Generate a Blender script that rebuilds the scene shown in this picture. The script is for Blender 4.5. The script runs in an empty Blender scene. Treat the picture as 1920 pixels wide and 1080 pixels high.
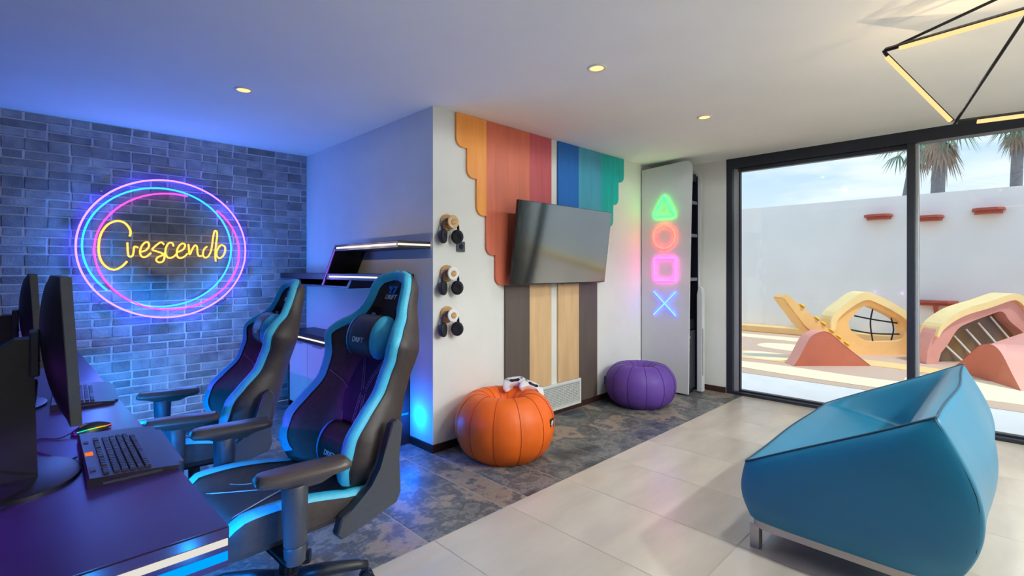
import bpy, bmesh, math, random
from mathutils import Matrix, Vector
random.seed(7)
C = bpy.context.scene.collection
SC = bpy.context.scene
PI = math.pi

# ------------------------------------------------------------------ camera
cd = bpy.data.cameras.new('camera'); cam = bpy.data.objects.new('camera', cd); C.objects.link(cam)
cam.location = (0, 0, 1.3746)
cam.rotation_euler = (PI/2, 0, math.radians(45.33-90))
cd.sensor_width = 36; cd.lens = 926.2/1920*36; cd.shift_y = -34.46/1920; cd.clip_start = .02; cd.clip_end = 300
SC.camera = cam
SC.view_settings.view_transform = 'Standard'; SC.view_settings.look = 'None'
SC.view_settings.gamma = 1; SC.view_settings.use_curve_mapping = False
SC.view_settings.exposure = 0.36
SC.cycles.use_denoising = True
SC.cycles.max_bounces = 8; SC.cycles.diffuse_bounces = 6; SC.cycles.transparent_max_bounces = 16
SC.cycles.caustics_reflective = False; SC.cycles.caustics_refractive = False
SC.cycles.sample_clamp_indirect = 6

# ------------------------------------------------------------------ sky
W = bpy.data.worlds.new('sky'); SC.world = W; W.use_nodes = True
nt = W.node_tree; nt.nodes.clear()
def N(t, typ, **kw):
    n = t.nodes.new(typ)
    for k, v in kw.items(): setattr(n, k, v)
    return n
o_ = N(nt, 'ShaderNodeOutputWorld'); bg = N(nt, 'ShaderNodeBackground'); bg.inputs[1].default_value = 1.36
tc = N(nt, 'ShaderNodeTexCoord'); sx = N(nt, 'ShaderNodeSeparateXYZ'); nt.links.new(tc.outputs['Generated'], sx.inputs[0])
rp = N(nt, 'ShaderNodeValToRGB'); nt.links.new(sx.outputs[2], rp.inputs[0])
e = rp.color_ramp.elements; e[0].position = 0.0; e[0].color = (.60, .66, .70, 1); e[1].position = .75; e[1].color = (.24, .42, .7, 1)
m_ = rp.color_ramp.elements.new(.16); m_.color = (.39, .52, .64, 1)
mp = N(nt, 'ShaderNodeMapping'); mp.inputs['Scale'].default_value = (1.6, 1.6, 7); nt.links.new(tc.outputs['Generated'], mp.inputs[0])
nz = N(nt, 'ShaderNodeTexNoise'); nz.inputs['Scale'].default_value = 2.6; nz.inputs['Detail'].default_value = 7; nz.inputs['Roughness'].default_value = .55
nt.links.new(mp.outputs[0], nz.inputs[0])
cr = N(nt, 'ShaderNodeValToRGB'); cr.color_ramp.elements[0].position = .45; cr.color_ramp.elements[1].position = .68; nt.links.new(nz.outputs[0], cr.inputs[0])
mx = N(nt, 'ShaderNodeMixRGB'); mx.inputs[2].default_value = (.66, .69, .72, 1)
nt.links.new(cr.outputs[0], mx.inputs[0]); nt.links.new(rp.outputs[0], mx.inputs[1])
nt.links.new(mx.outputs[0], bg.inputs[0]); nt.links.new(bg.outputs[0], o_.inputs[0])
sl = bpy.data.lights.new('sun', 'SUN'); sl.energy = 1.9; sl.angle = math.radians(6); sl.color = (1, .95, .86)
sun = bpy.data.objects.new('sun', sl); C.objects.link(sun); sun.rotation_euler = (math.radians(30), 0, 0)

# ------------------------------------------------------------------ materials
def lin(c):
    return tuple(((v/255)/12.92 if v/255 <= .04045 else ((v/255+.055)/1.055)**2.4) for v in c)
MATS = {}
def M(name, col=None, rough=.5, metal=0, var=0, scale=12, stretch=(1, 1, 1), bump=0, spec=.5, emit=0, coat=0, sheen=0, rnd=0, island=False, col2=None, thr=None, bscale=None, detail=4):
    if name in MATS: return MATS[name]
    m = bpy.data.materials.new(name); m.use_nodes = True; t = m.node_tree
    b = t.nodes['Principled BSDF']; c = lin(col)
    b.inputs['Roughness'].default_value = rough; b.inputs['Metallic'].default_value = metal
    b.inputs['Specular IOR Level'].default_value = spec; b.inputs['Coat Weight'].default_value = coat
    b.inputs['Sheen Weight'].default_value = sheen
    b.inputs['Base Color'].default_value = (*c, 1)
    if emit:
        b.inputs['Emission Color'].default_value = (*c, 1); b.inputs['Emission Strength'].default_value = emit
    if var or bump or col2:
        tc = N(t, 'ShaderNodeTexCoord'); mp = N(t, 'ShaderNodeMapping'); mp.inputs['Scale'].default_value = stretch
        t.links.new(tc.outputs['Object'], mp.inputs[0])
        vec = mp.outputs[0]
        if rnd:
            oi = N(t, 'ShaderNodeObjectInfo'); ad = N(t, 'ShaderNodeVectorMath', operation='MULTIPLY_ADD')
            cb = N(t, 'ShaderNodeCombineXYZ')
            for k in range(3): t.links.new(oi.outputs['Random'], cb.inputs[k])
            t.links.new(cb.outputs[0], ad.inputs[0]); ad.inputs[1].default_value = (37, 53, 71); t.links.new(vec, ad.inputs[2]); vec = ad.outputs[0]
        nz = N(t, 'ShaderNodeTexNoise'); nz.inputs['Scale'].default_value = scale; nz.inputs['Detail'].default_value = detail
        t.links.new(vec, nz.inputs[0])
        rp = N(t, 'ShaderNodeValToRGB'); t.links.new(nz.outputs[0], rp.inputs[0])
        lo, hi = thr or (.3, .7)
        rp.color_ramp.elements[0].position = lo; rp.color_ramp.elements[1].position = hi
        if col2:
            rp.color_ramp.elements[0].color = (*c, 1); rp.color_ramp.elements[1].color = (*lin(col2), 1)
        else:
            rp.color_ramp.elements[0].color = (*[v*(1-var) for v in c], 1); rp.color_ramp.elements[1].color = (*[min(1, v*(1+var)) for v in c], 1)
        src = rp.outputs[0]
        if rnd or island:
            if island: gi = N(t, 'ShaderNodeNewGeometry'); r = gi.outputs['Random Per Island']; rnd = rnd or .5
            else: r = oi.outputs['Random']
            mr = N(t, 'ShaderNodeMapRange'); mr.inputs[3].default_value = 1-rnd; mr.inputs[4].default_value = 1+rnd*.6
            t.links.new(r, mr.inputs[0])
            hs = N(t, 'ShaderNodeHueSaturation'); t.links.new(src, hs.inputs['Color']); t.links.new(mr.outputs[0], hs.inputs['Value']); src = hs.outputs[0]
        t.links.new(src, b.inputs['Base Color'])
        if bump:
            bp = N(t, 'ShaderNodeBump'); bp.inputs['Strength'].default_value = bump; bp.inputs['Distance'].default_value = .01
            nb = nz
            if bscale:
                nb = N(t, 'ShaderNodeTexNoise'); nb.inputs['Scale'].default_value = bscale; nb.inputs['Detail'].default_value = 3; t.links.new(vec, nb.inputs[0])
            t.links.new(nb.outputs[0], bp.inputs['Height']); t.links.new(bp.outputs[0], b.inputs['Normal'])
    MATS[name] = m; return m
def EM(name, col, strength):
    if name in MATS: return MATS[name]
    m = bpy.data.materials.new(name); m.use_nodes = True; t = m.node_tree; t.nodes.clear()
    o = N(t, 'ShaderNodeOutputMaterial'); e = N(t, 'ShaderNodeEmission'); e.inputs[0].default_value = (*col, 1); e.inputs[1].default_value = strength
    t.links.new(e.outputs[0], o.inputs[0]); MATS[name] = m; return m
def glass(name, tint=(.96, .98, .98), ior=1.45, alpha=None):
    m = bpy.data.materials.new(name); m.use_nodes = True; t = m.node_tree; t.nodes.clear()
    o = N(t, 'ShaderNodeOutputMaterial'); tr = N(t, 'ShaderNodeBsdfTransparent'); tr.inputs[0].default_value = (*tint, 1)
    gl = N(t, 'ShaderNodeBsdfGlossy'); gl.inputs['Roughness'].default_value = .01; fr = N(t, 'ShaderNodeFresnel'); fr.inputs[0].default_value = ior
    mx = N(t, 'ShaderNodeMixShader'); t.links.new(fr.outputs[0], mx.inputs[0]); t.links.new(tr.outputs[0], mx.inputs[1]); t.links.new(gl.outputs[0], mx.inputs[2])
    t.links.new(mx.outputs[0], o.inputs[0]); MATS[name] = m; return m

white_wall = M('white_plaster', (226, 226, 222), .85, var=.03, scale=3, bump=.05, bscale=180)
ceil_m = M('ceiling_paint', (246, 247, 243), .9, var=.02, scale=2)
black_plastic = M('black_plastic', (30, 32, 38), .38, var=.1, scale=40)
grey_plastic = M('grey_plastic', (62, 64, 72), .42, var=.08, scale=60)
dark_fabric = M('dark_leatherette', (58, 48, 47), .48, var=.15, scale=50, bump=.12, bscale=350)
navy_fabric = M('navy_mesh_fabric', (22, 30, 52), .55, var=.15, scale=80, bump=.15, bscale=500)
blue_trim = M('cyan_blue_leatherette', (66, 190, 226), .42, var=.06, scale=50, bump=.08, bscale=350)
thread = M('pale_thread', (150, 165, 185), .6, var=.1, scale=90)
chrome = M('brushed_metal', (190, 192, 195), .3, 1, var=.05, scale=30)
black_metal = M('black_metal', (28, 28, 30), .35, .6, var=.1, scale=30)
frame_m = M('anthracite_aluminium', (46, 50, 60), .35, .3, var=.06, scale=20)
alu_m = M('light_aluminium', (176, 180, 184), .35, .5, var=.04, scale=20)
desk_m = M('violet_tinted_desk_laminate', (50, 36, 78), .3, var=.08, scale=8, spec=.6)  # black laminate with its violet reflections tinted into the base colour
wood_m = M('oak_wood', (196, 150, 98), .5, var=.22, scale=6, stretch=(1, 1, 10))
white_gloss = M('white_lacquer', (222, 222, 222), .35, var=.02, scale=5)
pane_glass = glass('window_glass')

# ------------------------------------------------------------------ mesh helpers
def nb(): return bmesh.new()
def box(bm, x0, x1, y0, y1, z0, z1, mat=None, bev=0, seg=2):
    r = bmesh.ops.create_cube(bm, size=1)
    vs = r['verts']
    for v in vs:
        v.co = Vector(((x0+x1)/2+v.co.x*(x1-x0), (y0+y1)/2+v.co.y*(y1-y0), (z0+z1)/2+v.co.z*(z1-z0)))
    if bev:
        es = list({e for v in vs for e in v.link_edges})
        rr = bmesh.ops.bevel(bm, geom=es, offset=bev, segments=seg, affect='EDGES', profile=.5)
        vs = list({v for f in rr['faces'] for v in f.verts} | {v for v in vs if v.is_valid})
    if mat is not None:
        for v in vs: v.co = mat @ v.co
    return vs
def frames(pts, closed=False):
    n = len(pts); T = []
    for i in range(n):
        a = pts[(i-1) % n] if (closed or i > 0) else pts[i]; b = pts[(i+1) % n] if (closed or i < n-1) else pts[i]
        d = (b-a); T.append(d.normalized() if d.length > 1e-9 else Vector((0, 0, 1)))
    up = Vector((0, 0, 1)) if abs(T[0].z) < .9 else Vector((1, 0, 0))
    u = (up-T[0]*up.dot(T[0])).normalized(); out = []
    for i in range(n):
        u = (u-T[i]*u.dot(T[i])); u = u.normalized() if u.length > 1e-6 else Vector((1, 0, 0))
        out.append((T[i], u, T[i].cross(u)))
    return out
def tube(bm, pts, r, n=8, closed=False, flat=1.0, cap=True):
    pts = [Vector(p) for p in pts]; fr = frames(pts, closed); rings = []
    for i, (p, (t, u, w)) in enumerate(zip(pts, fr)):
        ri = r[i] if isinstance(r, (list, tuple)) else r
        rings.append([bm.verts.new(p+u*math.cos(2*PI*k/n)*ri+w*math.sin(2*PI*k/n)*ri*flat) for k in range(n)])
    m = len(rings)
    for i in range(m if closed else m-1):
        A, B = rings[i], rings[(i+1) % m]
        for k in range(n): bm.faces.new((A[k], A[(k+1) % n], B[(k+1) % n], B[k]))
    if cap and not closed:
        bm.faces.new(rings[0][::-1]); bm.faces.new(rings[-1])
def grid(bm, rows, closeu=False, closev=False):
    V = [[bm.verts.new(Vector(p)) for p in r] for r in rows]; nr = len(V); nc = len(V[0])
    for i in range(nr if closeu else nr-1):
        for j in range(nc if closev else nc-1):
            try: bm.faces.new((V[i][j], V[i][(j+1) % nc], V[(i+1) % nr][(j+1) % nc], V[(i+1) % nr][j]))
            except ValueError: pass
    return V
def lathe(bm, prof, n=32, mat=None, caps=True):
    rows = [[(r*math.cos(2*PI*k/n), r*math.sin(2*PI*k/n), z) for k in range(n)] for r, z in prof]
    V = grid(bm, rows, closev=True)
    if caps:
        if prof[0][0] > 1e-5: bm.faces.new(V[0][::-1])
        if prof[-1][0] > 1e-5: bm.faces.new(V[-1])
    if mat is not None:
        for r in V:
            for v in r: v.co = mat @ v.co
    return V
def prism(bm, pts, d0, d1, fn):
    """polygon pts (a,b) extruded from d0 to d1; fn(a,b,d)->xyz"""
    A = [bm.verts.new(Vector(fn(a, b, d0))) for a, b in pts]; B = [bm.verts.new(Vector(fn(a, b, d1))) for a, b in pts]
    n = len(pts); bm.faces.new(A); bm.faces.new(B[::-1])
    for i in range(n): bm.faces.new((A[i], B[i], B[(i+1) % n], A[(i+1) % n]))
XZ = lambda a, b, d: (a, d, b)
YZ = lambda a, b, d: (d, a, b)
XY = lambda a, b, d: (a, b, d)
def ringprism(bm, outer, inner, d0, d1, fn, closed=True):
    n = len(outer)
    L = [[bm.verts.new(Vector(fn(a, b, d))) for a, b in P] for P in (outer, inner) for d in (d0, d1)]
    o0, o1, i0, i1 = L
    for k in range(n if closed else n-1):
        j = (k+1) % n
        for q in ((o0[k], i0[k], i0[j], o0[j]), (o1[k], o1[j], i1[j], i1[k]), (o0[k], o0[j], o1[j], o1[k]), (i0[k], i1[k], i1[j], i0[j])): bm.faces.new(q)
    if not closed:
        bm.faces.new((o0[0], o1[0], i1[0], i0[0])); bm.faces.new((o0[-1], i0[-1], i1[-1], o1[-1]))
def smoothpts(P, k=6, closed=False):
    P = [Vector(p) for p in P]; n = len(P); out = []
    for i in range(n if closed else n-1):
        p0 = P[(i-1) % n] if (closed or i > 0) else P[i]; p1 = P[i]; p2 = P[(i+1) % n]; p3 = P[(i+2) % n] if (closed or i < n-2) else p2
        for s in range(k):
            t = s/k
            out.append(.5*((2*p1)+(p2-p0)*t+(2*p0-5*p1+4*p2-p3)*t*t+(3*p1-p0-3*p2+p3)*t**3))
    if not closed: out.append(P[-1])
    return out
def obj(name, bm, mat, parent=None, label=None, cat=None, group=None, kind=None, smooth=False, loc=None, rot=None, sub=0):
    if isinstance(bm, bmesh.types.BMesh):
        bmesh.ops.recalc_face_normals(bm, faces=bm.faces)
        me = bpy.data.meshes.new(name); bm.to_mesh(me); bm.free()
    else: me = bm
    if not me.materials and mat: me.materials.append(mat)
    if smooth:
        for p in me.polygons: p.use_smooth = True
    o = bpy.data.objects.new(name, me); C.objects.link(o)
    if smooth == 'auto':
        me.set_sharp_from_angle(angle=math.radians(38))
    if parent: o.parent = parent
    if loc: o.location = loc
    if rot: o.rotation_euler = rot
    if sub:
        md = o.modifiers.new('subdivision', 'SUBSURF'); md.levels = sub; md.render_levels = sub
    tag(o, label, cat, group, kind); return o
def tag(o, label=None, cat=None, group=None, kind=None):
    if label: o['label'] = label
    if cat: o['category'] = cat
    if group: o['group'] = group
    if kind: o['kind'] = kind
    return o
def thing(name, label, cat, loc=(0, 0, 0), rz=0, group=None, kind=None):
    o = bpy.data.objects.new(name, None); C.objects.link(o); o.empty_display_size = .1
    o.location = loc; o.rotation_euler = (0, 0, rz)
    return tag(o, label, cat, group, kind)
def copytree(o, parent=None):
    c = o.copy(); C.objects.link(c); c.parent = parent
    for ch in list(o.children): copytree(ch, c)
    return c
def textmesh(body, size, extrude=.001, shear=0):
    cu = bpy.data.curves.new('text', 'FONT'); cu.body = body; cu.size = size; cu.extrude = extrude; cu.shear = shear
    cu.align_x = 'CENTER'; cu.align_y = 'CENTER'; cu.resolution_u = 3
    o = bpy.data.objects.new('text', cu); C.objects.link(o)
    dg = bpy.context.evaluated_depsgraph_get(); me = bpy.data.meshes.new_from_object(o.evaluated_get(dg))
    bpy.data.objects.remove(o); return me
def axes(o, x, y, z=None):
    x = Vector(x).normalized(); y = Vector(y).normalized(); z = x.cross(y)
    return Matrix(((x.x, y.x, z.x, o[0]), (x.y, y.y, z.y, o[1]), (x.z, y.z, z.z, o[2]), (0, 0, 0, 1)))
def light(name, typ, loc, energy, col, parent=None, size=0, rot=None, **kw):
    l = bpy.data.lights.new(name, typ); l.energy = energy; l.color = col
    if typ in ('POINT', 'SPOT'): l.shadow_soft_size = size
    for k, v in kw.items(): setattr(l, k, v)
    o = bpy.data.objects.new(name, l); C.objects.link(o); o.location = loc
    if rot: o.rotation_euler = rot
    if parent: o.parent = parent
    return o

# ------------------------------------------------------------------ room shell
H = 2.6; YF = 3.048; YB = 5.38; XA = 2.18; XW = 5.572; YS = 2.06; XL = -.45; YK = -3.3
def struct(name, bm, m, label, cat): return obj(name, bm, m, None, label, cat, None, 'structure')
bm = nb(); box(bm, XL, XW+.2, YK, YB, -.12, -.0012); floor = struct('floor', bm, M('grey_grout', (178, 166, 154), .8, var=.06, scale=30), 'tiled floor of dark slate tiles and pale stone tiles', 'floor')
bm = nb(); box(bm, XL-.1, XW+.2, YK-.1, YB+.2, H, H+.12); struct('ceiling', bm, ceil_m, 'flat white painted ceiling over the room', 'ceiling')
bm = nb(); box(bm, XL-.1, XL, YK-.1, YB+.2, 0, H); struct('wall_left', bm, M('bounce_cutting_plaster', (58, 60, 68), .8, var=.05, scale=4), 'unseen side wall behind the desk, darkened to cut bounce', 'wall')  # out of view; dark colour chosen to keep white bounce off the alcove
bm = nb(); box(bm, XL, XW+.2, YK-.1, YK, 0, H); struct('wall_back', bm, white_wall, 'white rear wall of the room', 'wall')
bm = nb(); box(bm, XA, XW+.2, YF, YB+.2, 0, H); struct('wall_front', bm, white_wall, 'white wall block carrying the television and shelf alcove side', 'wall')
bm = nb(); box(bm, XW, XW+.2, 2.236, YF, 0, H); box(bm, XW, XW+.2, YK, -2.6, 0, H); struct('wall_right', bm, white_wall, 'white wall beside the tall glass doors', 'wall')
bb = M('dark_wood_skirting', (62, 36, 30), .45, var=.2, scale=10, stretch=(1, 1, 6))
bm = nb(); box(bm, XA-.012, XW, YF-.012, YF, 0, .062, bev=.003, seg=1); struct('baseboard_front', bm, bb, 'dark brown skirting under the striped planks', 'skirting')
bm = nb(); box(bm, XA-.012, XA, YF, YB-.02, 0, .062, bev=.003, seg=1); struct('baseboard_alcove', bm, bb, 'dark skirting along the blue lit alcove wall', 'skirting')
bm = nb(); box(bm, XW-.012, XW, 2.24, YF-.012, 0, .062, bev=.003, seg=1); struct('baseboard_right', bm, bb, 'reddish brown skirting beside the glass door frame', 'skirting')

# floor tiles
slate_m = M('slate_tile', (70, 72, 76), .36, scale=2.6, col2=(166, 148, 128), thr=(.4, .66), rnd=.18, bump=.35, bscale=16, spec=.45, detail=12)
def _slate():
    t = slate_m.node_tree; nz = [n for n in t.nodes if n.type == 'TEX_NOISE' and n.inputs['Scale'].default_value < 5][0]; rp = [n for n in t.nodes if n.type == 'VALTORGB'][0]
    nz.inputs['Roughness'].default_value = .7; nz.inputs['Distortion'].default_value = .12; nz.inputs['Scale'].default_value = 1.7
    el = rp.color_ramp.elements; el[0].position = .36; el[0].color = (*lin((56, 60, 68)), 1); el[1].position = .68; el[1].color = (*lin((120, 92, 72)), 1)
    for p, c in ((.43, (92, 98, 104)), (.475, (130, 128, 122)), (.50, (82, 82, 84)), (.535, (108, 110, 112)), (.56, (160, 144, 128)), (.605, (150, 132, 116)), (.625, (100, 102, 118))):
        e = el.new(p); e.color = (*lin(c), 1)
_slate()
stone_m = M('pale_stone_tile', (198, 186, 172), .27, var=.12, scale=1.6, stretch=(1, 3, 1), rnd=.05, bump=.03, bscale=30, spec=.5, detail=8)
def tile_mesh(w, l, name, m):
    bm = nb(); box(bm, 0, w, 0, l, -.02, 0, bev=.0015, seg=1); me = bpy.data.meshes.new(name); bmesh.ops.recalc_face_normals(bm, faces=bm.faces); bm.to_mesh(me); bm.free(); me.materials.append(m); return me
G = .005; TW = .525; cache = {}
def lay(x0, x1, y0, y1, ox, oy, tl, m, key):
    i0 = math.floor((x0-ox)/TW); k0 = math.floor((y0-oy)/tl)
    i = i0
    while ox+i*TW < x1-.001:
        k = k0
        while oy+k*tl < y1-.001:
            a, b = max(x0, ox+i*TW), min(x1, ox+(i+1)*TW); c, d = max(y0, oy+k*tl), min(y1, oy+(k+1)*tl)
            if b-a > .02 and d-c > .02:
                kk = (key, round(b-a, 3), round(d-c, 3))
                if kk not in cache: cache[kk] = tile_mesh(b-a-G, d-c-G, 'tile', m)
                o = bpy.data.objects.new('slate_tile' if key == 's' else 'stone_tile', cache[kk]); C.objects.link(o); o.parent = floor; o.location = (a+G/2, c+G/2, 0)
            k += 1
        i += 1
lay(XL, XA-.012, YS, YB, 1.45, 3.10, 1.04, slate_m, 's'); lay(XA-.012, XW, YS, YF-.012, 1.45, 3.10, 1.04, slate_m, 's')
lay(XL, XW, YK, YS, 2.53, .96, 1.1, stone_m, 'p')

# brick wall
bm = nb(); box(bm, XL-.1, XA, YB, YB+.2, 0, H)
wb = struct('wall_brick', bm, M('pale_mortar', (200, 204, 210), .9, var=.1, scale=25, bump=.3, bscale=90), 'grey weathered brick wall behind the neon sign', 'wall')
brick_m = M('weathered_brick', (122, 126, 132), .85, scale=9, col2=(166, 168, 170), rnd=.34, bump=.6, bscale=60)
brick_i = M('weathered_brick_field', (122, 126, 132), .85, scale=9, col2=(166, 168, 170), rnd=.34, island=True, bump=.6, bscale=60)
def brick_mesh(w, h, d, sd):
    rr = random.Random(sd); bm = nb(); vs = box(bm, -w/2, w/2, -d, .005, -h/2, h/2, bev=.004, seg=1)
    for v in bm.verts: v.co += Vector((rr.uniform(-1, 1)*.0025, rr.uniform(-1, 1)*.002, rr.uniform(-1, 1)*.002))
    bmesh.ops.recalc_face_normals(bm, faces=bm.faces); me = bpy.data.meshes.new('brick'); bm.to_mesh(me); bm.free(); me.materials.append(brick_m); return me
P_ = .397; blist = []; z = H; r = 0; hs = (.0672, .0672, .0672, .0995)
pat = {0: (0.0, [.275, .122]), 1: (.135, [.132, .265]), 2: (.01, [.124, .273]), 3: (-.13, [.132, .133, .132])}
while z > .02:
    h = hs[r % 4]; z0 = max(0, z-h); off, ws = pat[r % 4]; x = off-2*P_; j = 0
    while x < XA:
        w = ws[j % len(ws)]; gl = .015 if (r % 4 < 3 or j % 3 == 0) else .003; gr = .015 if (r % 4 < 3 or j % 3 == 2) else .003
        a, b = x+gl/2, x+w-gr/2; a = max(a, XL+.002); b = min(b, XA-.003)
        if b-a > .02: blist.append(((a+b)/2, (z+z0)/2, b-a, (z-z0)-.013))
        x += w; j += 1
    z = z0; r += 1
def vis(t):
    x, z, w, h = t
    dep = x*.703+YB*.711
    s = w*h/dep**2
    if x < -.2: s *= .01
    if z < .75: s *= .15 if x < 1.55 else .5
    return -s
blist.sort(key=vis); bc = {}; field = nb()
for i, (x, z, w, h) in enumerate(blist):
    d = .007+.004*random.random()
    if i < 300:
        k = (round(w, 2), round(h, 3), random.randint(0, 2))
        if k not in bc: bc[k] = brick_mesh(w, h, .009, len(bc))
        o = bpy.data.objects.new('brick', bc[k]); C.objects.link(o); o.parent = wb; o.location = (x, YB-.001+random.uniform(-.003, .003), z)
    else:
        box(field, x-w/2, x+w/2, YB-d, YB+.005, z-h/2, z+h/2, bev=.004, seg=1)
obj('brick_field', field, brick_i, wb, kind='stuff')

# ------------------------------------------------------------------ glass doors
def part(name, m, parent, *boxes, bev=0, smooth=False):
    bm = nb()
    for b_ in boxes: box(bm, *b_, bev=bev, seg=2)
    return obj(name, bm, m, parent, smooth=smooth)
win = thing('window_1', 'tall black framed glass sliding doors onto the play courtyard', 'window', (XW, 0, 0), kind='structure')
part('jamb', frame_m, win, (-.004, .13, 2.172, 2.236, 0, H), bev=.002)
part('jamb_channel', alu_m, win, (.05, .13, 2.122, 2.172, .03, 2.5))
part('jamb', frame_m, win, (-.004, .13, -2.6, -2.53, 0, H), bev=.002)
part('head_rail', frame_m, win, (-.004, .13, -2.53, 2.172, 2.49, H), bev=.002)
part('head_track', frame_m, win, (.03, .1, .655, 2.122, 2.45, 2.49), bev=.002)
part('sill_track', frame_m, win, (-.004, .05, -2.53, 2.172, 0, .03), (.065, .13, -2.53, 2.172, 0, .045), bev=.002)
part('sash_stile', frame_m, win, (.055, .095, 2.105, 2.122, .03, 2.49), bev=.002)
part('mullion', frame_m, win, (.0, .1, .6, .655, .03, 2.49), bev=.003)
part('mullion', alu_m, win, (.03, .1, .575, .6, .03, 2.49), bev=.003)
part('mullion', frame_m, win, (.0, .1, -1.1, -1.04, .03, 2.49), bev=.003)
part('pane', pane_glass, win, (.07, .078, .655, 2.106, .04, 2.46))
part('pane', pane_glass, win, (.07, .078, -1.04, .576, .04, 2.495))
part('pane', pane_glass, win, (.07, .078, -2.53, -1.1, .04, 2.495))

# ------------------------------------------------------------------ ceiling downlights
ring_m = M('white_ring', (235, 232, 225), .4, var=.02, scale=20)
lamp_e = EM('warm_lamp_disc', (1.5, .85, .32), 1)
def downlight(x, y, label, power=60, cone=178, soft=0, col=(.92, 1, .97), group='round ceiling downlights'):
    t = thing('downlight', label, 'ceiling light', (x, y, H), group=group)
    bm = nb(); lathe(bm, [(.042, 0), (.042, -.006), (.05, -.009), (.058, -.006), (.06, 0)], 28, caps=False); obj('ring', bm, ring_m, t, smooth=True)
    bm = nb(); lathe(bm, [(.0001, -.004), (.043, -.004), (.043, 0), (.0001, 0)], 28); obj('lamp_disc', bm, lamp_e, t)
    light('bulb', 'SPOT', (0, 0, -.02), power, col, t, soft, spot_size=math.radians(cone), spot_blend=.2)
    return t
downlight(1.065, 3.675, 'round warm downlight in the blue ceiling near the brick wall', 1.5)
downlight(2.474, 1.77, 'round warm downlight in the middle of the ceiling', 13)
downlight(3.883, 1.732, 'small round warm downlight above the purple pouf', 17)
for x, y in ((1.065, 1.75), (2.474, .3), (1.065, .3), (2.474, -1.2), (3.883, -1.2), (1.065, -1.2), (3.883, -2.6), (2.474, -2.6)):  # unseen downlights added to brighten the room
    downlight(x, y, 'added round ceiling downlight, unseen, to brighten the room', 1 if x < 2 else (70 if x < 3 else 205), 160, .1, group='added downlights over the rear of the room')

# ------------------------------------------------------------------ geometric chandelier
ch = thing('geometric_chandelier', 'black angular pendant lamp with glowing warm light bars', 'ceiling lamp', (3.0, .05, H))
CV = {k: Vector(v)-Vector((3.0, .05, H)) for k, v in dict(A=(3.02, .448, 2.45), B=(3.29, .2, 2.1), C=(2.66, -.26, 2.35), E=(3.39, -.40, 2.1), H=(2.87, -.12, 2.54)).items()}
bar_e = EM('warm_light_bar', (1, .6, .25), 1.1)
for p, q in (('A', 'B'), ('A', 'C'), ('B', 'E'), ('C', 'E')):
    d = (CV[q]-CV[p]).normalized(); a = CV[p]+d*.012; b = CV[q]-d*.012
    bm = nb(); tube(bm, [a+Vector((0, 0, .007)), b+Vector((0, 0, .007))], .011, 4); fo = obj('bar', bm, black_metal, ch)
    a2 = a+d*(.07 if (p, q) != ('A', 'B') else .015); b2 = b-d*.015
    bm = nb(); tube(bm, [a2+Vector((0, 0, -.004)), b2+Vector((0, 0, -.004))], .0105, 8); obj('diffuser', bm, bar_e, fo)
    light('glow', 'POINT', (a+b)/2-Vector((0, 0, .06)), 1.6, (1, .74, .42), fo, 0)
for p in 'ABCE':
    bm = nb(); tube(bm, [CV[p], CV['H']], .007, 6); obj('rod', bm, black_metal, ch)
bm = nb(); lathe(bm, [(.0001, 0), (.05, 0), (.05, -.02), (.0001, -.02)], 24, Matrix.Translation(Vector((CV['H'].x, CV['H'].y, 0)))); tube(bm, [(CV['H'].x, CV['H'].y, -.01), CV['H']], .003, 6); obj('ceiling_rose', bm, black_metal, ch)

# ------------------------------------------------------------------ neon sign
NX, NZ, NY = .925, 1.56, 5.31
ns = thing('neon_sign', 'round neon sign with looping amber lettering on the brick wall', 'neon sign', (NX, NY, NZ))
acr = glass('clear_acrylic', (.93, .94, 1.0), 1.3)
bm = nb(); lathe(bm, [(.0001, 0), (.695, 0), (.695, .008), (.0001, .008)], 72, Matrix.Rotation(-PI/2, 4, 'X') @ Matrix.Translation((0, 0, .012))); bk = obj('acrylic_backing', bm, acr, ns, smooth='auto')
for a in (45, 135, 225, 315):
    c, s = math.cos(math.radians(a))*.66, math.sin(math.radians(a))*.66
    bm = nb(); tube(bm, [(c, .06, s), (c, .0, s)], .008, 10); obj('standoff', bm, chrome, bk)
def arc(cx, cz, rx, rz, a0, a1, n=80): return [(cx-NX+rx*math.cos(math.radians(a0+(a1-a0)*i/n)), 0, cz-NZ+rz*math.sin(math.radians(a0+(a1-a0)*i/n))) for i in range(n+1)]
pink_e = EM('pink_violet_neon', (1.2, .42, 11), 1); cyan_e = EM('cyan_neon', (.06, .95, 5), 1); mag_e = EM('magenta_neon', (4, .12, 1.6), 1); yel_e = EM('amber_neon', (1.7, .8, .12), 1)
bm = nb(); tube(bm, arc(.926, 1.56, .628, .612, 0, 358, 96)[:-1], .007, 8, closed=True); obj('outer_tube', bm, pink_e, ns, smooth=True)
bm = nb(); tube(bm, arc(.882, 1.572, .545, .525, -115, 225, 90), .007, 8); obj('middle_tube', bm, cyan_e, ns, smooth=True)
bm = nb(); tube(bm, [(x, -.004, z) for x, y, z in arc(.955, 1.536, .542, .52, 78, 78+332, 90)], .006, 8); obj('inner_tube', bm, mag_e, ns, smooth=True)
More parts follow.
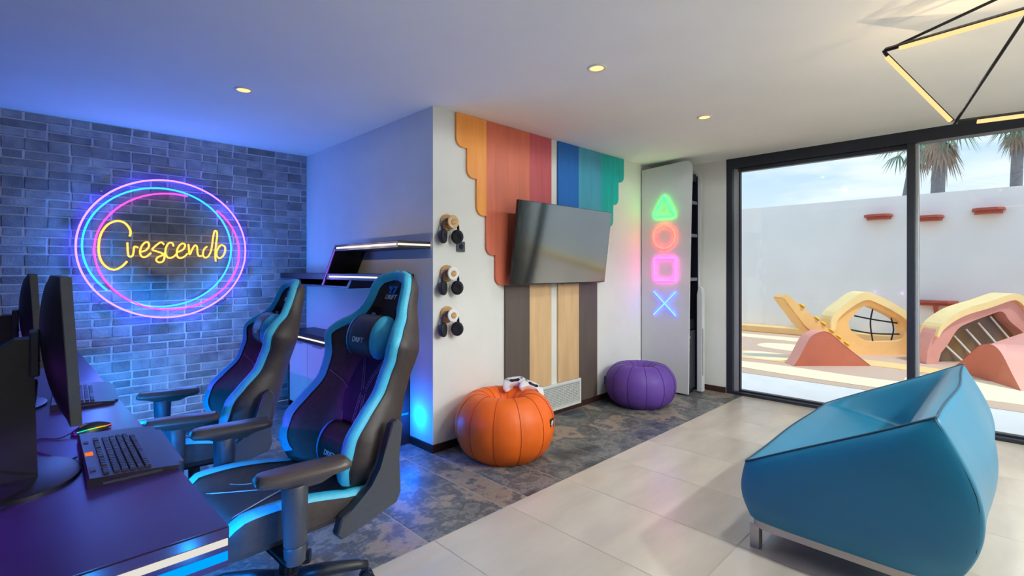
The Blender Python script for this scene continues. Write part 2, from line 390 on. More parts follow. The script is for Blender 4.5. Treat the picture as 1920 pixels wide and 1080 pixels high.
strokes = {
'C': [(0.644, 1.658), (0.651, 1.696), (0.637, 1.738), (0.607, 1.774), (0.561, 1.785), (0.509, 1.759), (0.471, 1.707), (0.449, 1.645), (0.441, 1.571), (0.444, 1.497), (0.464, 1.432), (0.503, 1.387), (0.548, 1.375), (0.594, 1.404), (0.627, 1.446)],
'r': [(0.629, 1.606), (0.631, 1.543), (0.637, 1.493), (0.656, 1.486), (0.669, 1.51), (0.675, 1.566), (0.687, 1.572), (0.703, 1.564)],
'e': [(0.716, 1.527), (0.757, 1.543), (0.78, 1.582), (0.771, 1.614), (0.747, 1.607), (0.723, 1.567), (0.716, 1.52), (0.73, 1.486), (0.759, 1.487), (0.794, 1.522)],
's': [(0.889, 1.596), (0.868, 1.617), (0.839, 1.597), (0.803, 1.552), (0.835, 1.536), (0.875, 1.519), (0.892, 1.489), (0.88, 1.449), (0.853, 1.438), (0.832, 1.455), (0.839, 1.481), (0.868, 1.499), (0.893, 1.524)],
'c': [(0.96, 1.584), (0.948, 1.614), (0.922, 1.609), (0.902, 1.569), (0.899, 1.516), (0.919, 1.481), (0.952, 1.486), (0.982, 1.517)],
'e2': [(0.99, 1.534), (1.027, 1.553), (1.048, 1.589), (1.035, 1.613), (1.008, 1.599), (0.986, 1.553), (0.986, 1.5), (1.008, 1.478), (1.043, 1.494), (1.067, 1.524)],
'n': [(1.073, 1.608), (1.077, 1.565), (1.083, 1.512), (1.101, 1.556), (1.124, 1.598), (1.141, 1.585), (1.145, 1.53), (1.156, 1.501), (1.181, 1.503)],
'd': [(1.224, 1.592), (1.2, 1.568), (1.189, 1.522), (1.2, 1.49), (1.228, 1.495), (1.252, 1.542), (1.264, 1.608), (1.273, 1.683), (1.285, 1.739), (1.302, 1.736), (1.306, 1.694), (1.296, 1.609), (1.289, 1.515), (1.295, 1.451)],
'o': [(1.331, 1.601), (1.307, 1.562), (1.299, 1.515), (1.324, 1.483), (1.356, 1.507), (1.374, 1.555), (1.369, 1.597), (1.339, 1.608), (1.318, 1.591)]}
for k, P in strokes.items():
    bm = nb(); tube(bm, smoothpts([(x-NX, -.008, z-NZ) for x, z in P], 4), .0085 if k == 'C' else .0075, 7); obj('letter_tube', bm, yel_e, ns, smooth=True)
for i in range(10):
    a = 2*PI*i/10
    light('tube_glow', 'POINT', (math.cos(a)*.62, -.10, math.sin(a)*.6), 2.0*(.85-.45*math.sin(a)), (.08, .13, 1.0), ns, 0)
for i in range(12):
    a = 2*PI*i/12+.4
    light('tube_glow', 'POINT', (math.cos(a)*.53, -.17, math.sin(a)*.53), 2.4*(.66-.62*math.sin(a)), (.0, .36, 1.0), ns, 0)

# ------------------------------------------------------------------ desk with LED strips
DX, DY0, DZ = .335, 1.343, .75
dk = thing('gaming_desk', 'long black wall mounted desk with white and blue light strips', 'desk', (0, DY0, 0))
bm = nb(); prism(bm, [(XL+.001, 0), (.358, 0), (.293, YB-.022-DY0), (XL+.001, YB-.022-DY0)], DZ-.1, DZ, XY); bmesh.ops.bevel(bm, geom=list(bm.edges), offset=.004, segments=2, affect='EDGES'); dtop = obj('desk_slab', bm, desk_m, dk)
white_led = EM('white_led', (1, .95, .86), .62); blue_led = EM('blue_led', (.0, .27, 1.0), 1.15)
part('white_light_strip', white_led, dk, (XL+.02, .353, -.004, .01, DZ-.045, DZ-.029))
part('blue_light_strip', blue_led, dk, (XL+.02, .353, -.004, .01, DZ-.081, DZ-.06))
part('underside_light_strip', blue_led, dk, (.22, .235, .1, 3.9, DZ-.106, DZ-.099))
for i in range(3): light('strip_glow', 'POINT', (-.1+.2*i, -.14, DZ-.09), .9, (.0, .3, 1.0), dk, 0)
for i in range(8): light('strip_glow', 'POINT', (.37, .15+.42*i, DZ-.09), .8, (.0, .3, 1.0), dk, 0)  # blue fill added along the desk front, no strip there
for i in range(8): light('strip_glow', 'SPOT', (.24, .2+.46*i, DZ-.12), 22, (.0, .25, 1.0), dk, 0, (math.radians(18), math.radians(-12), 0), spot_size=math.radians(165), spot_blend=.7)
part('wall_light_strip', EM('violet_led', (.45, .08, 1), 1.5), dk, (XL+.001, XL+.012, .1, 3.9, .925, .94))
for i in range(10): light('strip_glow', 'SPOT', (XL+.03, .1+.41*i, .93), 11, (.34, .03, 1.0), dk, 0, (0, math.radians(-52), 0), spot_size=math.radians(95), spot_blend=.5)

# ------------------------------------------------------------------ monitors
scr_m = M('monitor_screen', (12, 12, 16), .12, spec=.6)
def make_monitor(loc, label):
    t = thing('monitor', label, 'monitor', loc, group='monitors on the black desk')
    W2 = .305; zb, zt = .205, .605; sh = .022
    # housing: bulged back
    rows = []
    n = 14
    for i in range(n+1):
        v = i/n; z = zb+(zt-zb)*v; xs = .11-(z-zb)/(zt-zb)*sh
        k = max(0, math.sin(PI*v))**.55
        row = []
        for j in range(13):
            q = -1+2*j/12; kk = (1-abs(q)**4)
            row.append((xs-.022-.042*k*kk, q*W2, z))
        row += [(xs, W2, z), (xs, -W2, z)]
        rows.append(row)
    bm = nb(); V = grid(bm, rows, closev=True); bm.faces.new(V[0][::-1]); bm.faces.new(V[-1]); obj('housing', bm, black_plastic, t, smooth='auto')
    bm = nb(); a = [(.1105, -W2+.008, zb+.02), (.1105, W2-.008, zb+.02), (.1105-sh*.97, W2-.008, zt-.008), (.1105-sh*.97, -W2+.008, zt-.008)]
    f0 = [bm.verts.new(Vector(p)+Vector((.0008, 0, 0))) for p in a]; bm.faces.new(f0); obj('screen', bm, scr_m, t)
    for y0 in (-W2-.002, W2-.004):
        bm = nb(); vs = box(bm, -.02, .003, y0, y0+.006, zb, zt)
        for v in vs: v.co.x += .11-(v.co.z-zb)/(zt-zb)*sh
        obj('bezel', bm, grey_plastic, t)
    part('mount_plate', grey_plastic, t, (.012, .034, -.06, .06, .31, .44), bev=.004)
    bm = nb(); tube(bm, [(-.03, 0, .33), (.02, 0, .37)], .028, 10); obj('tilt_arm', bm, grey_plastic, t, smooth='auto')
    bm = nb(); prism(bm, [(-.09, .0), (.03, .0), (.02, .42), (-.02, .42), (-.06, .39)], -.045, .045, lambda a, b, d: (a, d, b)); obj('stand_column', bm, black_plastic, t)
    bm = nb(); lathe(bm, [(.0001, 0), (.16, 0), (.16, .008), (.15, .012), (.0001, .012)], 40, Matrix.Translation((-.03, 0, 0)) @ Matrix.Scale(1.25, 4, (0, 1, 0))); obj('stand_base', bm, black_plastic, t, smooth='auto')
    return t
mon1 = make_monitor((0, 2.07, DZ), 'black curved back monitor nearest the camera on its stand')
mon2 = copytree(mon1); mon2.location = (-.05, 3.2, DZ); mon2['label'] = 'smaller looking black monitor farther along the desk'

# ------------------------------------------------------------------ keyboards and mouse
key_m = M('key_cap', (22, 20, 28), .45, var=.08, scale=80); kb_m = M('keyboard_case', (30, 28, 36), .4, var=.08, scale=50)
keyme = {}
def key_mesh(w):
    if w not in keyme:
        bm = nb(); vs = box(bm, -.008, .008, -w/2, w/2, 0, .009)
        for v in bm.verts:
            if v.co.z > .005: v.co.x *= .78; v.co.y -= math.copysign(.002, v.co.y)
        bmesh.ops.recalc_face_normals(bm, faces=bm.faces); me = bpy.data.meshes.new('key'); bm.to_mesh(me); bm.free(); me.materials.append(key_m); keyme[w] = me
    return keyme[w]
def make_keyboard(loc, rz, label):
    t = thing('keyboard', label, 'keyboard', loc, rz, group='gaming keyboards on the desk')
    L = .265
    bm = nb(); prism(bm, [(-.105, 0), (.105, 0), (.118, .008), (.118, .012), (.06, .018), (-.1, .03), (-.105, .026)], -L, L, lambda a, b, d: (a, d, b)); cs = obj('case', bm, kb_m, t)
    bm = nb(); prism(bm, [(.055, 0), (.128, 0), (.135, .006), (.06, .017)], -L*.82, L*.82, lambda a, b, d: (a, d, b)); obj('palm_rest', bm, kb_m, t)
    rowx = [-.062, -.038, -.019, 0, .019, .038]; zt = lambda x: .0285-.065*(x+.1)
    for ri, x in enumerate(rowx):
        y = -L+.022
        ws = {0: [.0175]*22, 5: [.024, .02, .02, .1, .02, .02, .02, .024]+[.0175]*7}.get(ri, [.0175+.004*ri]+[.0175]*11+[.026]+[.0175]*8)
        for w in ws:
            if y+w > L-.015: break
            if not (ri == 0 and int((y+L)/.019) % 5 == 4):
                o = bpy.data.objects.new('key', key_mesh(round(w-.0015, 4))); C.objects.link(o); o.parent = t; o.location = (x, y+w/2, zt(x)-.002); o.rotation_euler = (0, math.radians(4), 0)
            y += w+.0012
    bm = nb(); box(bm, -.098, -.078, -.035, .005, .0285, .0305); obj('backlit_panel', bm, EM('orange_panel', (1, .22, .04), .7), t)
    bm = nb()
    for y in (-.2, -.19, -.18, -.17, .12, .13, .14): box(bm, -.096, -.082, y, y+.007, .028, .032)
    obj('media_button', bm, grey_plastic, t)
    bm = nb(); box(bm, -.07, .07, -L-.001, -L+.002, .005, .012); obj('end_panel', bm, grey_plastic, t)
    return t
kb1 = make_keyboard((.238, 2.105, DZ), math.radians(-1), 'black gaming keyboard with orange lit panel in front of near monitor')
kb2 = copytree(kb1); kb2.location = (.2, 3.22, DZ); kb2.rotation_euler = (0, 0, math.radians(-3)); kb2['label'] = 'black gaming keyboard at the far monitor, partly hidden'
ms = thing('computer_mouse', 'dark gaming mouse with a rainbow lit edge behind the near keyboard', 'mouse', (.19, 2.5, DZ), math.radians(20))
rows = [[(-.062+.124*u, .032*math.sin(PI*min(1, .12+u*.95))**.5*math.cos(a), max(.002, .036*math.sin(PI*(.1+.82*u))**.7*math.sin(a))) for a in [PI*k/10 for k in range(11)]] for u in [i/12 for i in range(13)]]
bm = nb(); V = grid(bm, rows); bm.faces.new(V[0]); bm.faces.new(V[-1][::-1]); obj('shell', bm, black_plastic, ms, smooth=True)
for i, c in enumerate([(.0, 1, .5), (.3, 1, .1), (1, .6, 0), (1, .15, .1)]):
    bm = nb(); tube(bm, [(-.06+.03*(i+s/3), -.03*math.sin(PI*min(1, .15+(i+s/3)/4*.9))**.5-.002, .014+.004*math.sin((i+s/3))) for s in range(4)], .0018, 5); obj('light_edge', bm, EM('mouse_glow_%d' % i, c, 1.0), ms)
bm = nb(); tube(bm, [(-.02, -.004, .034), (-.045, -.003, .027)], .005, 8); obj('scroll_wheel', bm, grey_plastic, ms)
cab_m = M('black_cable', (16, 16, 18), .5)
def cable(pts, r, label):
    bm = nb(); tube(bm, smoothpts(pts, 6), r, 6); return obj('cable', bm, cab_m, None, label, 'cable', 'loose cables on the desk', smooth=True)
cable([(.125, 2.15, DZ+.012), (.09, 2.16, DZ+.004), (.05, 2.3, DZ+.004), (.0, 2.4, DZ+.004), (-.1, 2.45, DZ+.004)], .0025, 'thin black cable leaving the near keyboard')
cable([(.13, 2.48, DZ+.012), (.09, 2.46, DZ+.004), (.04, 2.5, DZ+.004), (-.04, 2.46, DZ+.004), (-.1, 2.62, DZ+.004)], .0025, 'thin black cable leaving the lit mouse')
cable([(.03, 2.3, 1.0), (.02, 2.32, .9), (-.03, 2.2, .82), (-.1, 1.9, .8), (-.2, 1.75, .76), (-.3, 1.8, .755)], .0045, 'thick black cable looping below the near monitor')
cable([(.03, 2.34, 1.0), (.015, 2.38, .88), (-.04, 2.34, .8), (-.12, 2.2, .76), (-.3, 2.2, .755)], .004, 'black power cable hanging behind the near monitor')

# ------------------------------------------------------------------ gaming chairs
def interp(tab, s):
    n = len(tab)
    if s <= tab[0][0]: return tab[0][1]
    if s >= tab[-1][0]: return tab[-1][1]
    sl = lambda k: 0 if k < 0 or k > n-2 else (tab[k+1][1]-tab[k][1])/(tab[k+1][0]-tab[k][0])
    def tan(k):
        if k == 0: return sl(0)
        if k == n-1: return sl(n-2)
        a, b = sl(k-1), sl(k); return 0 if a*b <= 0 else 2*a*b/(a+b)
    for i in range(n-1):
        (x0, y0), (x1, y1) = tab[i], tab[i+1]
        if s <= x1:
            h = x1-x0; t = (s-x0)/h
            return (2*t**3-3*t*t+1)*y0+(t**3-2*t*t+t)*h*tan(i)+(-2*t**3+3*t*t)*y1+(t**3-t*t)*h*tan(i+1)
WT = [(0, .245), (.05, .272), (.12, .29), (.2, .285), (.3, .268), (.38, .256), (.46, .258), (.54, .278), (.59, .286), (.63, .27), (.67, .235), (.71, .195), (.75, .165), (.80, .148), (.86, .137), (.895, .12), (.92, .095), (.935, .06), (.94, .03)]
BT = [(0, .15), (.10, .205), (.18, .205), (.28, .165), (.4, .11), (.5, .105), (.58, .12), (.64, .1), (.72, .045), (.80, .03), (.88, .025), (.94, .0)]
TH = [(0, .06), (.1, .1), (.5, .1), (.7, .095), (.88, .08), (.94, .03)]
BA = math.radians(17); BU = Vector((math.sin(BA), 0, math.cos(BA))); BN = Vector((-math.cos(BA), 0, math.sin(BA))); BO = Vector((.255, 0, .47))
def backF(y, s, lift=0):
    w = interp(WT, s); t = min(1, abs(y)/max(w, .01)); k = max(0, min(1, (t-.42)/.5)); k = k*k*(3-2*k)
    return BO+BU*s+Vector((0, y, 0))+BN*(interp(BT, s)*k+lift+.018*math.cos(min(1, s/.62)*PI*2)*(1-k)*-.5)
def make_chair():
    t = thing('gaming_chair', '', 'gaming chair', group='gaming chairs at the desk')
    UP = []
    S = [.94*i/46 for i in range(47)]
    rows = []
    for s in S:
        w = interp(WT, s); th = interp(TH, s); fr = []; bk = []
        for j in range(17):
            q = -1+2*j/16; fr.append(backF(w*q, s))
        b = interp(BT, s)
        for j in range(9):
            q = 1-2*j/8; d = th*(1-.35*abs(q)**3)
            bk.append(BO+BU*s+Vector((0, w*q*(.97 if s > .74 else .97-.17*min(1, (.74-s)/.1)), 0))-BN*d)
        rows.append(fr+bk)
    bm = nb(); V = grid(bm, rows, closev=True); bm.faces.new(V[0][::-1]); bm.faces.new(V[-1]); back = obj('backrest', bm, dark_fabric, t, smooth=True); UP.append(back)
    # blue trim round the edge
    peri = [(interp(WT, s), s) for s in S[1:]]+[(.012, .941)]
    peri = peri+[(-y, s) for y, s in peri[::-1]]
    rows = []
    for i, (y, s) in enumerate(peri):
        a = peri[max(0, i-1)]; b = peri[min(len(peri)-1, i+1)]; tx, ty = b[0]-a[0], b[1]-a[1]; l = math.hypot(tx, ty) or 1
        nx, ny = -ty/l, tx/l
        wd = .048
        rows.append([backF(y+nx*wd*q, min(.938, s+ny*wd*q), .004+.004*math.sin(PI*q)) if q >= 0 else backF(y, s, -.03*abs(q)-.0)+Vector((0, math.copysign(.006, y) if s < .9 else 0, 0))+BU*(.006 if s >= .9 else 0) for q in (-1, -.5, 0, .3, .6, 1)])
    bm = nb(); grid(bm, rows); obj('edge_trim', bm, blue_trim, back, smooth=True)
    rows = []
    bm = nb(); tube(bm, [backF(y, s, -.032)+Vector((0, math.copysign(.004, y) if s < .9 else 0, 0))+BU*(.004 if s >= .9 else 0) for y, s in peri], .0045, 6); obj('piping', bm, black_plastic, back, smooth=True)
    # navy centre panel
    rows = []
    for i in range(21):
        s = .05+.55*i/20; hw = .085+.05*math.sin(PI*min(1, i/20*1.05))
        rows.append([backF(hw*q, s, .003) for q in (-1, -.6, -.2, .2, .6, 1)])
    bm = nb(); grid(bm, rows); obj('centre_panel', bm, navy_fabric, back, smooth=True)
    def stitch(lst, parent, F, name='stitching'):
        for P in lst:
            pp = smoothpts([(a, b, 0) for a, b in P], 5); bm = nb(); tube(bm, [F(p.x, p.y, .005) for p in pp], .0014, 4); obj(name, bm, thread, parent)
    L = []
    for sg in (1, -1):
        L += [[(sg*.018, .36), (sg*.05, .44), (sg*.10, .53), (sg*.19, .62)], [(sg*.006, .34), (sg*.02, .22), (sg*.045, .08)], [(sg*.018, .35), (sg*.032, .22), (sg*.057, .08)], [(sg*.12, .10), (sg*.125, .26), (sg*.13, .36), (sg*.20, .42)], [(sg*.006, .37), (sg*.04, .45), (sg*.088, .53), (sg*.178, .625)]]
    stitch(L, back, backF)
    # strap openings and head area
    for sg in (1, -1):
        rows = [[backF(sg*(.065+.055*q)*(1-.12*abs(i-4)/4), .655+.10*i/8, .0035) for q in (0, .5, 1)] for i in range(9)]
        bm = nb(); grid(bm, rows); so = obj('strap_opening', bm, M('opening_black', (8, 8, 10), .7), back)
        rows = [[backF(sg*(.088+.018*q), .665+.06*i/4, .006) for q in (0, 1)] for i in range(5)]
        bm = nb(); grid(bm, rows); obj('strap', bm, M('pale_strap', (170, 175, 190), .5), so)
    # emblem and lettering on headrest
    mtx = axes(backF(0, .845, .006), (0, -1, 0), BU)
    me = textmesh('DRIFT', .034, .0008, .25); me.transform(axes(backF(0, .808, .007), (0, -1, 0), BU)); obj('lettering', me, M('white_print', (235, 238, 242), .5), back)
    bm = nb()
    for poly in ([(-.034, .018), (-.012, .018), (.002, .006), (-.008, -.004), (-.002, -.018), (-.024, -.018), (-.018, -.002), (-.03, .006)], [(-.006, .018), (.04, .018), (.022, -.018), (.006, -.018), (.012, -.002), (.02, .008), (.006, .01)]):
        prism(bm, poly, 0, .001, XY)
    for v in bm.verts: v.co = mtx @ v.co
    obj('emblem', bm, M('blue_print', (10, 120, 215), .5), back)
    # pillows
    def pillow(name, s0, hl, rx, rs, lift, txt):
        o0 = backF(0, s0, lift)
        def P(y, a, k=1): return o0+Vector((0, y, 0))+BU*(math.sin(a)*rs*k)+BN*(math.cos(a)*rx*k)
        def body(y0, y1, n, kf):
            rows = []
            for i in range(n+1):
                y = y0+(y1-y0)*i/n; k = kf(y); rows.append([P(y, 2*PI*q/20, k) for q in range(20)])
            return rows
        bm = nb(); V = grid(bm, body(-hl*.62, hl*.62, 6, lambda y: 1-.05*(y/hl)**2), closev=True); bm.faces.new(V[0]); bm.faces.new(V[-1][::-1]); p = obj(name, bm, dark_fabric, t, smooth=True); UP.append(p)
        for sg in (1, -1):
            bm = nb(); V = grid(bm, body(sg*hl*.6, sg*hl, 7, lambda y: max(.04, 1.0*(1-((abs(y)-hl*.6)/(hl*.4))**2.2*.9))), closev=True); bm.faces.new(V[-1]); obj('pillow_end', bm, blue_trim, p, smooth=True)
        me = textmesh(txt, .034, .0008, .25); a = math.radians(-18); nn = (BN*math.cos(a)/rx+BU*math.sin(a)/rs).normalized(); up = (Vector((0, 1, 0)).cross(nn)); up = up if up.z > 0 else -up
        me.transform(axes(P(0, a)+nn*.003, (0, -1, 0), up)); obj('lettering', me, MATS["white_print"], p)
        return p
    pillow('head_pillow', .61, .155, .068, .1, .055, 'DRIFT')
    pillow('lumbar_pillow', .11, .18, .068, .1, .04, 'DRIFT')
    # seat
    def seatF(y, x, lift=0):
        u = (x+.31)/.56; tt = min(1, abs(y)/.265); k = max(0, min(1, (tt-.5)/.42)); k = k*k*(3-2*k)
        hb = .055*(.55+.45*math.sin(PI*min(1, max(0, u*1.25+.1))))*(1-.55*max(0, u-.7)/.3)
        fr = max(0, (.12-u)/.12)
        return Vector((x, y, .505-.03*u+hb*k-.05*fr**2+lift))
    xs = [-.31+.56*i/20 for i in range(21)]
    rows = []
    for x in xs:
        wv = .262-(.03*max(0, (.1-(x+.31)/.56)/.1)**2)
        top = [seatF(wv*(-1+2*j/16), x) for j in range(17)]; e0 = top[-1]; e1 = top[0]
        side = [e0+Vector((0, .008, -.02)), Vector((x, wv+.006, .43)), Vector((x, wv-.02, .40)), Vector((x, 0, .39)), Vector((x, -wv+.02, .40)), Vector((x, -wv-.006, .43)), e1+Vector((0, -.008, -.02))]
        rows.append(top+side)
    bm = nb(); V = grid(bm, rows, closev=True); bm.faces.new(V[0][::-1]); bm.faces.new(V[-1]); seat = obj('seat', bm, dark_fabric, t, smooth='auto'); UP.append(seat)
    for sg in (1, -1):
        rows = []
        for x in xs:
            wv = .262-(.03*max(0, (.1-(x+.31)/.56)/.1)**2)
            rows.append([seatF(sg*wv, x)+Vector((0, sg*.011, -.014))]+[seatF(sg*(wv-.042*q), x, .004+.004*math.sin(PI*q))+Vector((0, sg*.004*(1-q), 0)) for q in (0, .33, .66, 1)])
        bm = nb(); grid(bm, rows); obj('edge_trim', bm, blue_trim, seat, smooth=True)
    sF = lambda a, b, l: seatF(a, b, l-.002)
    stitch([[(0.006, -.02), (.06, -.12), (.13, -.24)], [(-.006, -.02), (-.06, -.12), (-.13, -.24)], [(.018, -.03), (.07, -.13), (.14, -.25)], [(-.018, -.03), (-.07, -.13), (-.14, -.25)], [(.006, -.01), (.006, .1), (.004, .2)], [(-.006, -.01), (-.006, .1), (-.004, .2)], [(.15, .0), (.13, -.08), (.16, -.16)], [(-.15, 0), (-.13, -.08), (-.16, -.16)]], seat, sF)
    # recliner side covers
    for sg in (1, -1):
        bm = nb(); prism(bm, [(.05, .385), (.068, .44), (.12, .465), (.20, .52), (.24, .58), (.29, .745), (.32, .76), (.345, .735), (.318, .6), (.335, .46), (.315, .42), (.11, .37), (.07, .362)], sg*.272, sg*.315, XZ)
        bmesh.ops.bevel(bm, geom=list(bm.edges), offset=.006, segments=1, affect='EDGES'); UP.append(obj('recliner_cover', bm, grey_plastic, t))
        # armrest
        bm = nb(); cs = [(-.085, sg*.345)]
        for z0, z1, r0, r1 in ((.375, .435, .031, .033), (.437, .643, .034, .040)):
            rows = [[(-.12+math.cos(2*PI*k/20)*rr*1.12, sg*.345+math.sin(2*PI*k/20)*rr*.92, z) for k in range(20)] for z, rr in ((z0, r0*.92), (z0+.004, r0), (z1-.004, r1), (z1, r1*.92))]
            V = grid(bm, rows, closev=True); bm.faces.new(V[0][::-1]); bm.faces.new(V[-1])
        arm = obj('armrest', bm, grey_plastic, t, smooth='auto'); UP.append(arm)
        bm = nb()
        def padring(hw, hl, z, dx=0):
            out = []
            for k in range(28):
                a = 2*PI*k/28; c, s = math.cos(a), math.sin(a); e = .42
                px, py = math.copysign(abs(c)**e, c)*hl, math.copysign(abs(s)**e, s)*hw; ya = math.radians(-9)
                out.append((-.088+px*math.cos(ya)-py*math.sin(ya), sg*.345+px*math.sin(ya)+py*math.cos(ya), z))
            return out
        V = grid(bm, [padring(.03, .06, .633), padring(.036, .1, .65), padring(.05, .153, .662), padring(.054, .16, .671), padring(.053, .159, .681), padring(.04, .146, .696), padring(.03, .136, .698)], closev=True); bm.faces.new(V[0][::-1]); bm.faces.new(V[-1]); obj('arm_pad', bm, M('arm_pad_rubber', (80, 68, 62), .35, var=.05, scale=60), arm, smooth='auto')
        bm = nb(); box(bm, -.155, -.085, sg*.2, sg*.35, .375, .393, bev=.004, seg=1); obj('arm_bracket', bm, black_metal, arm)
    bm = nb(); box(bm, -.13, .12, -.12, .12, .345, .395, bev=.01); UP.append(obj('tilt_mechanism', bm, black_metal, t))
    bm = nb(); tube(bm, [(0, 0, .10), (0, 0, .26)], .029, 18); tube(bm, [(0, 0, .26), (0, 0, .36)], .024, 18); obj('gas_lift', bm, black_metal, t, smooth='auto')
    bm = nb(); tube(bm, [(0, 0, .085), (0, 0, .15)], .045, 20); base = obj('star_base', bm, black_plastic, t, smooth='auto')
    for k in range(5):
        a = 2*PI*k/5-.33; d = Vector((math.cos(a), math.sin(a), 0))
        bm = nb(); tube(bm, [d*.03+Vector((0, 0, .12)), d*.15+Vector((0, 0, .115)), d*.28+Vector((0, 0, .098)), d*.32+Vector((0, 0, .088))], [.03, .026, .02, .015], 10, flat=1.25); obj('base_leg', bm, black_plastic, base, smooth=True)
        q = Vector((-d.y, d.x, 0)); bm = nb()
        for sg in (1, -1): tube(bm, [d*.32+q*sg*.006+Vector((0, 0, .03)), d*.32+q*sg*.026+Vector((0, 0, .03))], .03, 18)
        tube(bm, [d*.32+Vector((0, 0, .03)), d*.32+Vector((0, 0, .09))], .008, 8); obj('caster', bm, black_plastic, base, smooth='auto')
    t['label'] = 'front gaming chair in black and blue, beside the near desk end'
    return t, UP
chair1, UP = make_chair()
upn = {o.name for o in UP}
def copy_chair(src, dz):
    c = src.copy(); C.objects.link(c)
    for ch in list(src.children):
        k = copytree(ch, c)
        if ch.name in upn: k.location.z += dz
    return c
chair2 = copy_chair(chair1, -.055)
chair1.location = (.76, 2.07, 0); chair1.rotation_euler = (0, 0, math.radians(3))
chair2.location = (.685, 3.25, 0); chair2.rotation_euler = (0, 0, math.radians(-5)); chair2['label'] = 'rear gaming chair in black and blue, between front chair and brick wall'

# ------------------------------------------------------------------ zigzag shelf and counter on alcove wall
sh = thing('zigzag_shelf', 'black zigzag wall shelf with warm light strips in the alcove', 'shelf', (XA, 4.2, 1.3))
shm = M('black_shelf_laminate', (30, 27, 38), .4, var=.1, scale=10)
fx = -.28; led_w = EM('warm_white_led', (1, .82, .62), 1.3)
def shp(y0, y1, z0, z1): return (fx, 0, y0-4.2, y1-4.2, z0-1.3, z1-1.3)
part('upper_board', shm, sh, shp(3.08, 4.09, 1.533, 1.585), bev=.003)
part('lower_board', shm, sh, shp(3.3, YB-.025, 1.287, 1.341), bev=.003)
bm = nb(); prism(bm, [(4.05-4.2, .27), (4.10-4.2, .27), (4.36-4.2, -.07), (4.31-4.2, -.07)], fx, 0, YZ); obj('slanted_board', bm, shm, sh)
bm = nb(); ringprism(bm, [(4.93-4.2, -.013), (4.83-4.2, -.082), (3.84-4.2, -.082), (3.78-4.2, -.013)], [(4.89-4.2, -.013), (4.80-4.2, -.064), (3.87-4.2, -.064), (3.82-4.2, -.013)], fx, 0, YZ, closed=False); obj('under_box', bm, shm, sh)
part('light_strip', led_w, sh, (fx-.004, fx+.006, 3.1-4.2, 4.05-4.2, 1.552-1.3, 1.565-1.3))
part('light_strip', led_w, sh, (fx, -.005, 3.075-4.2, 3.085-4.2, 1.552-1.3, 1.565-1.3))
part('light_strip', led_w, sh, (fx-.004, fx+.006, 3.32-4.2, 4.19-4.2, 1.308-1.3, 1.32-1.3))
bm = nb(); prism(bm, [(4.075-4.2, .25), (4.085-4.2, .25), (4.34-4.2, -.065), (4.33-4.2, -.065)], fx-.004, fx+.006, YZ); obj('violet_light_strip', bm, EM('violet_strip', (.35, .1, 1), .8), sh)
for y in (3.2, 3.45, 3.7, 3.95): light('strip_glow', 'POINT', (fx-.1, y-4.2, 1.56-1.3), .3, (1, .8, .6), sh, 0)
light('strip_glow', 'POINT', (fx-.1, 4.3-4.2, 1.3-1.3), .4, (.5, .2, 1), sh, 0)

ct = thing('alcove_counter', 'black topped side counter with white drawers and a warm light strip', 'counter', (XA-.003, 4.3, 0))
part('counter_top', shm, ct, (-.27, 0, -.95, .865, .68, .77), bev=.003)
part('light_strip', led_w, ct, (-.275, -.265, -.93, .84, .715, .727))
part('end_panel', shm, ct, (-.265, 0, .845, .865, 0, .68)); part('end_panel', shm, ct, (-.265, 0, -.95, -.93, 0, .68))
part('carcass', white_gloss, ct, (-.245, -.015, -.93, .845, .05, .68))
for k in range(4):
    y0 = -.925+.4425*k
    d_ = part('drawer', white_gloss, ct, (-.262, -.245, y0+.004, y0+.438, .06, .67), bev=.003)
    part('finger_pull', alu_m, d_, (-.266, -.26, y0+.12, y0+.32, .655, .668))
part('blue_light_strip', blue_led, ct, (-.24, -.02, -.956, -.949, .235, .248))  # strip added out of sight to wash the alcove wall foot blue
for x in (-.2, -.13, -.06): light('strip_glow', 'POINT', (x, -1.08, .24), 2.0, (.0, .15, 1), ct, 0)

# ------------------------------------------------------------------ plank mural
mu = thing('plank_mural', 'tapered mural of painted wooden planks behind the television', 'wall panel', (3.56, YF-.002, 0))
def pk(n, c): return M('plank_'+n, c, .5, var=.1, scale=3, stretch=(5, 1, .7), bump=.03, bscale=40, rnd=.04)
ORG, COR, CRI, BLU, LBL, TUR, DRK, TAN = pk('orange', (250, 160, 72)), pk('coral', (216, 112, 84)), pk('crimson', (194, 84, 92)), pk('blue', (14, 104, 190)), pk('light_blue', (72, 160, 190)), pk('turquoise', (0, 172, 172)), pk('dark_brown', (92, 80, 74)), pk('tan', (216, 178, 132))
def plank(x0, x1, z0, z1, m, side=0, r=.07):
    P = []
    if side == -1: P += [(x0+r-r*math.cos(math.radians(a)), z0+r-r*math.sin(math.radians(a))) for a in range(0, 91, 15)]
    else: P += [(x0, z0)]
    if side == 1: P += [(x1-r+r*math.sin(math.radians(a)), z0+r-r*math.cos(math.radians(a))) for a in range(0, 91, 15)]
    else: P += [(x1, z0)]
    P += [(x1, z1), (x0, z1)]
    bm = nb(); prism(bm, [(a-3.56, b) for a, b in P], -.018, 0, XZ); obj('plank', bm, m, mu)
g = .0004
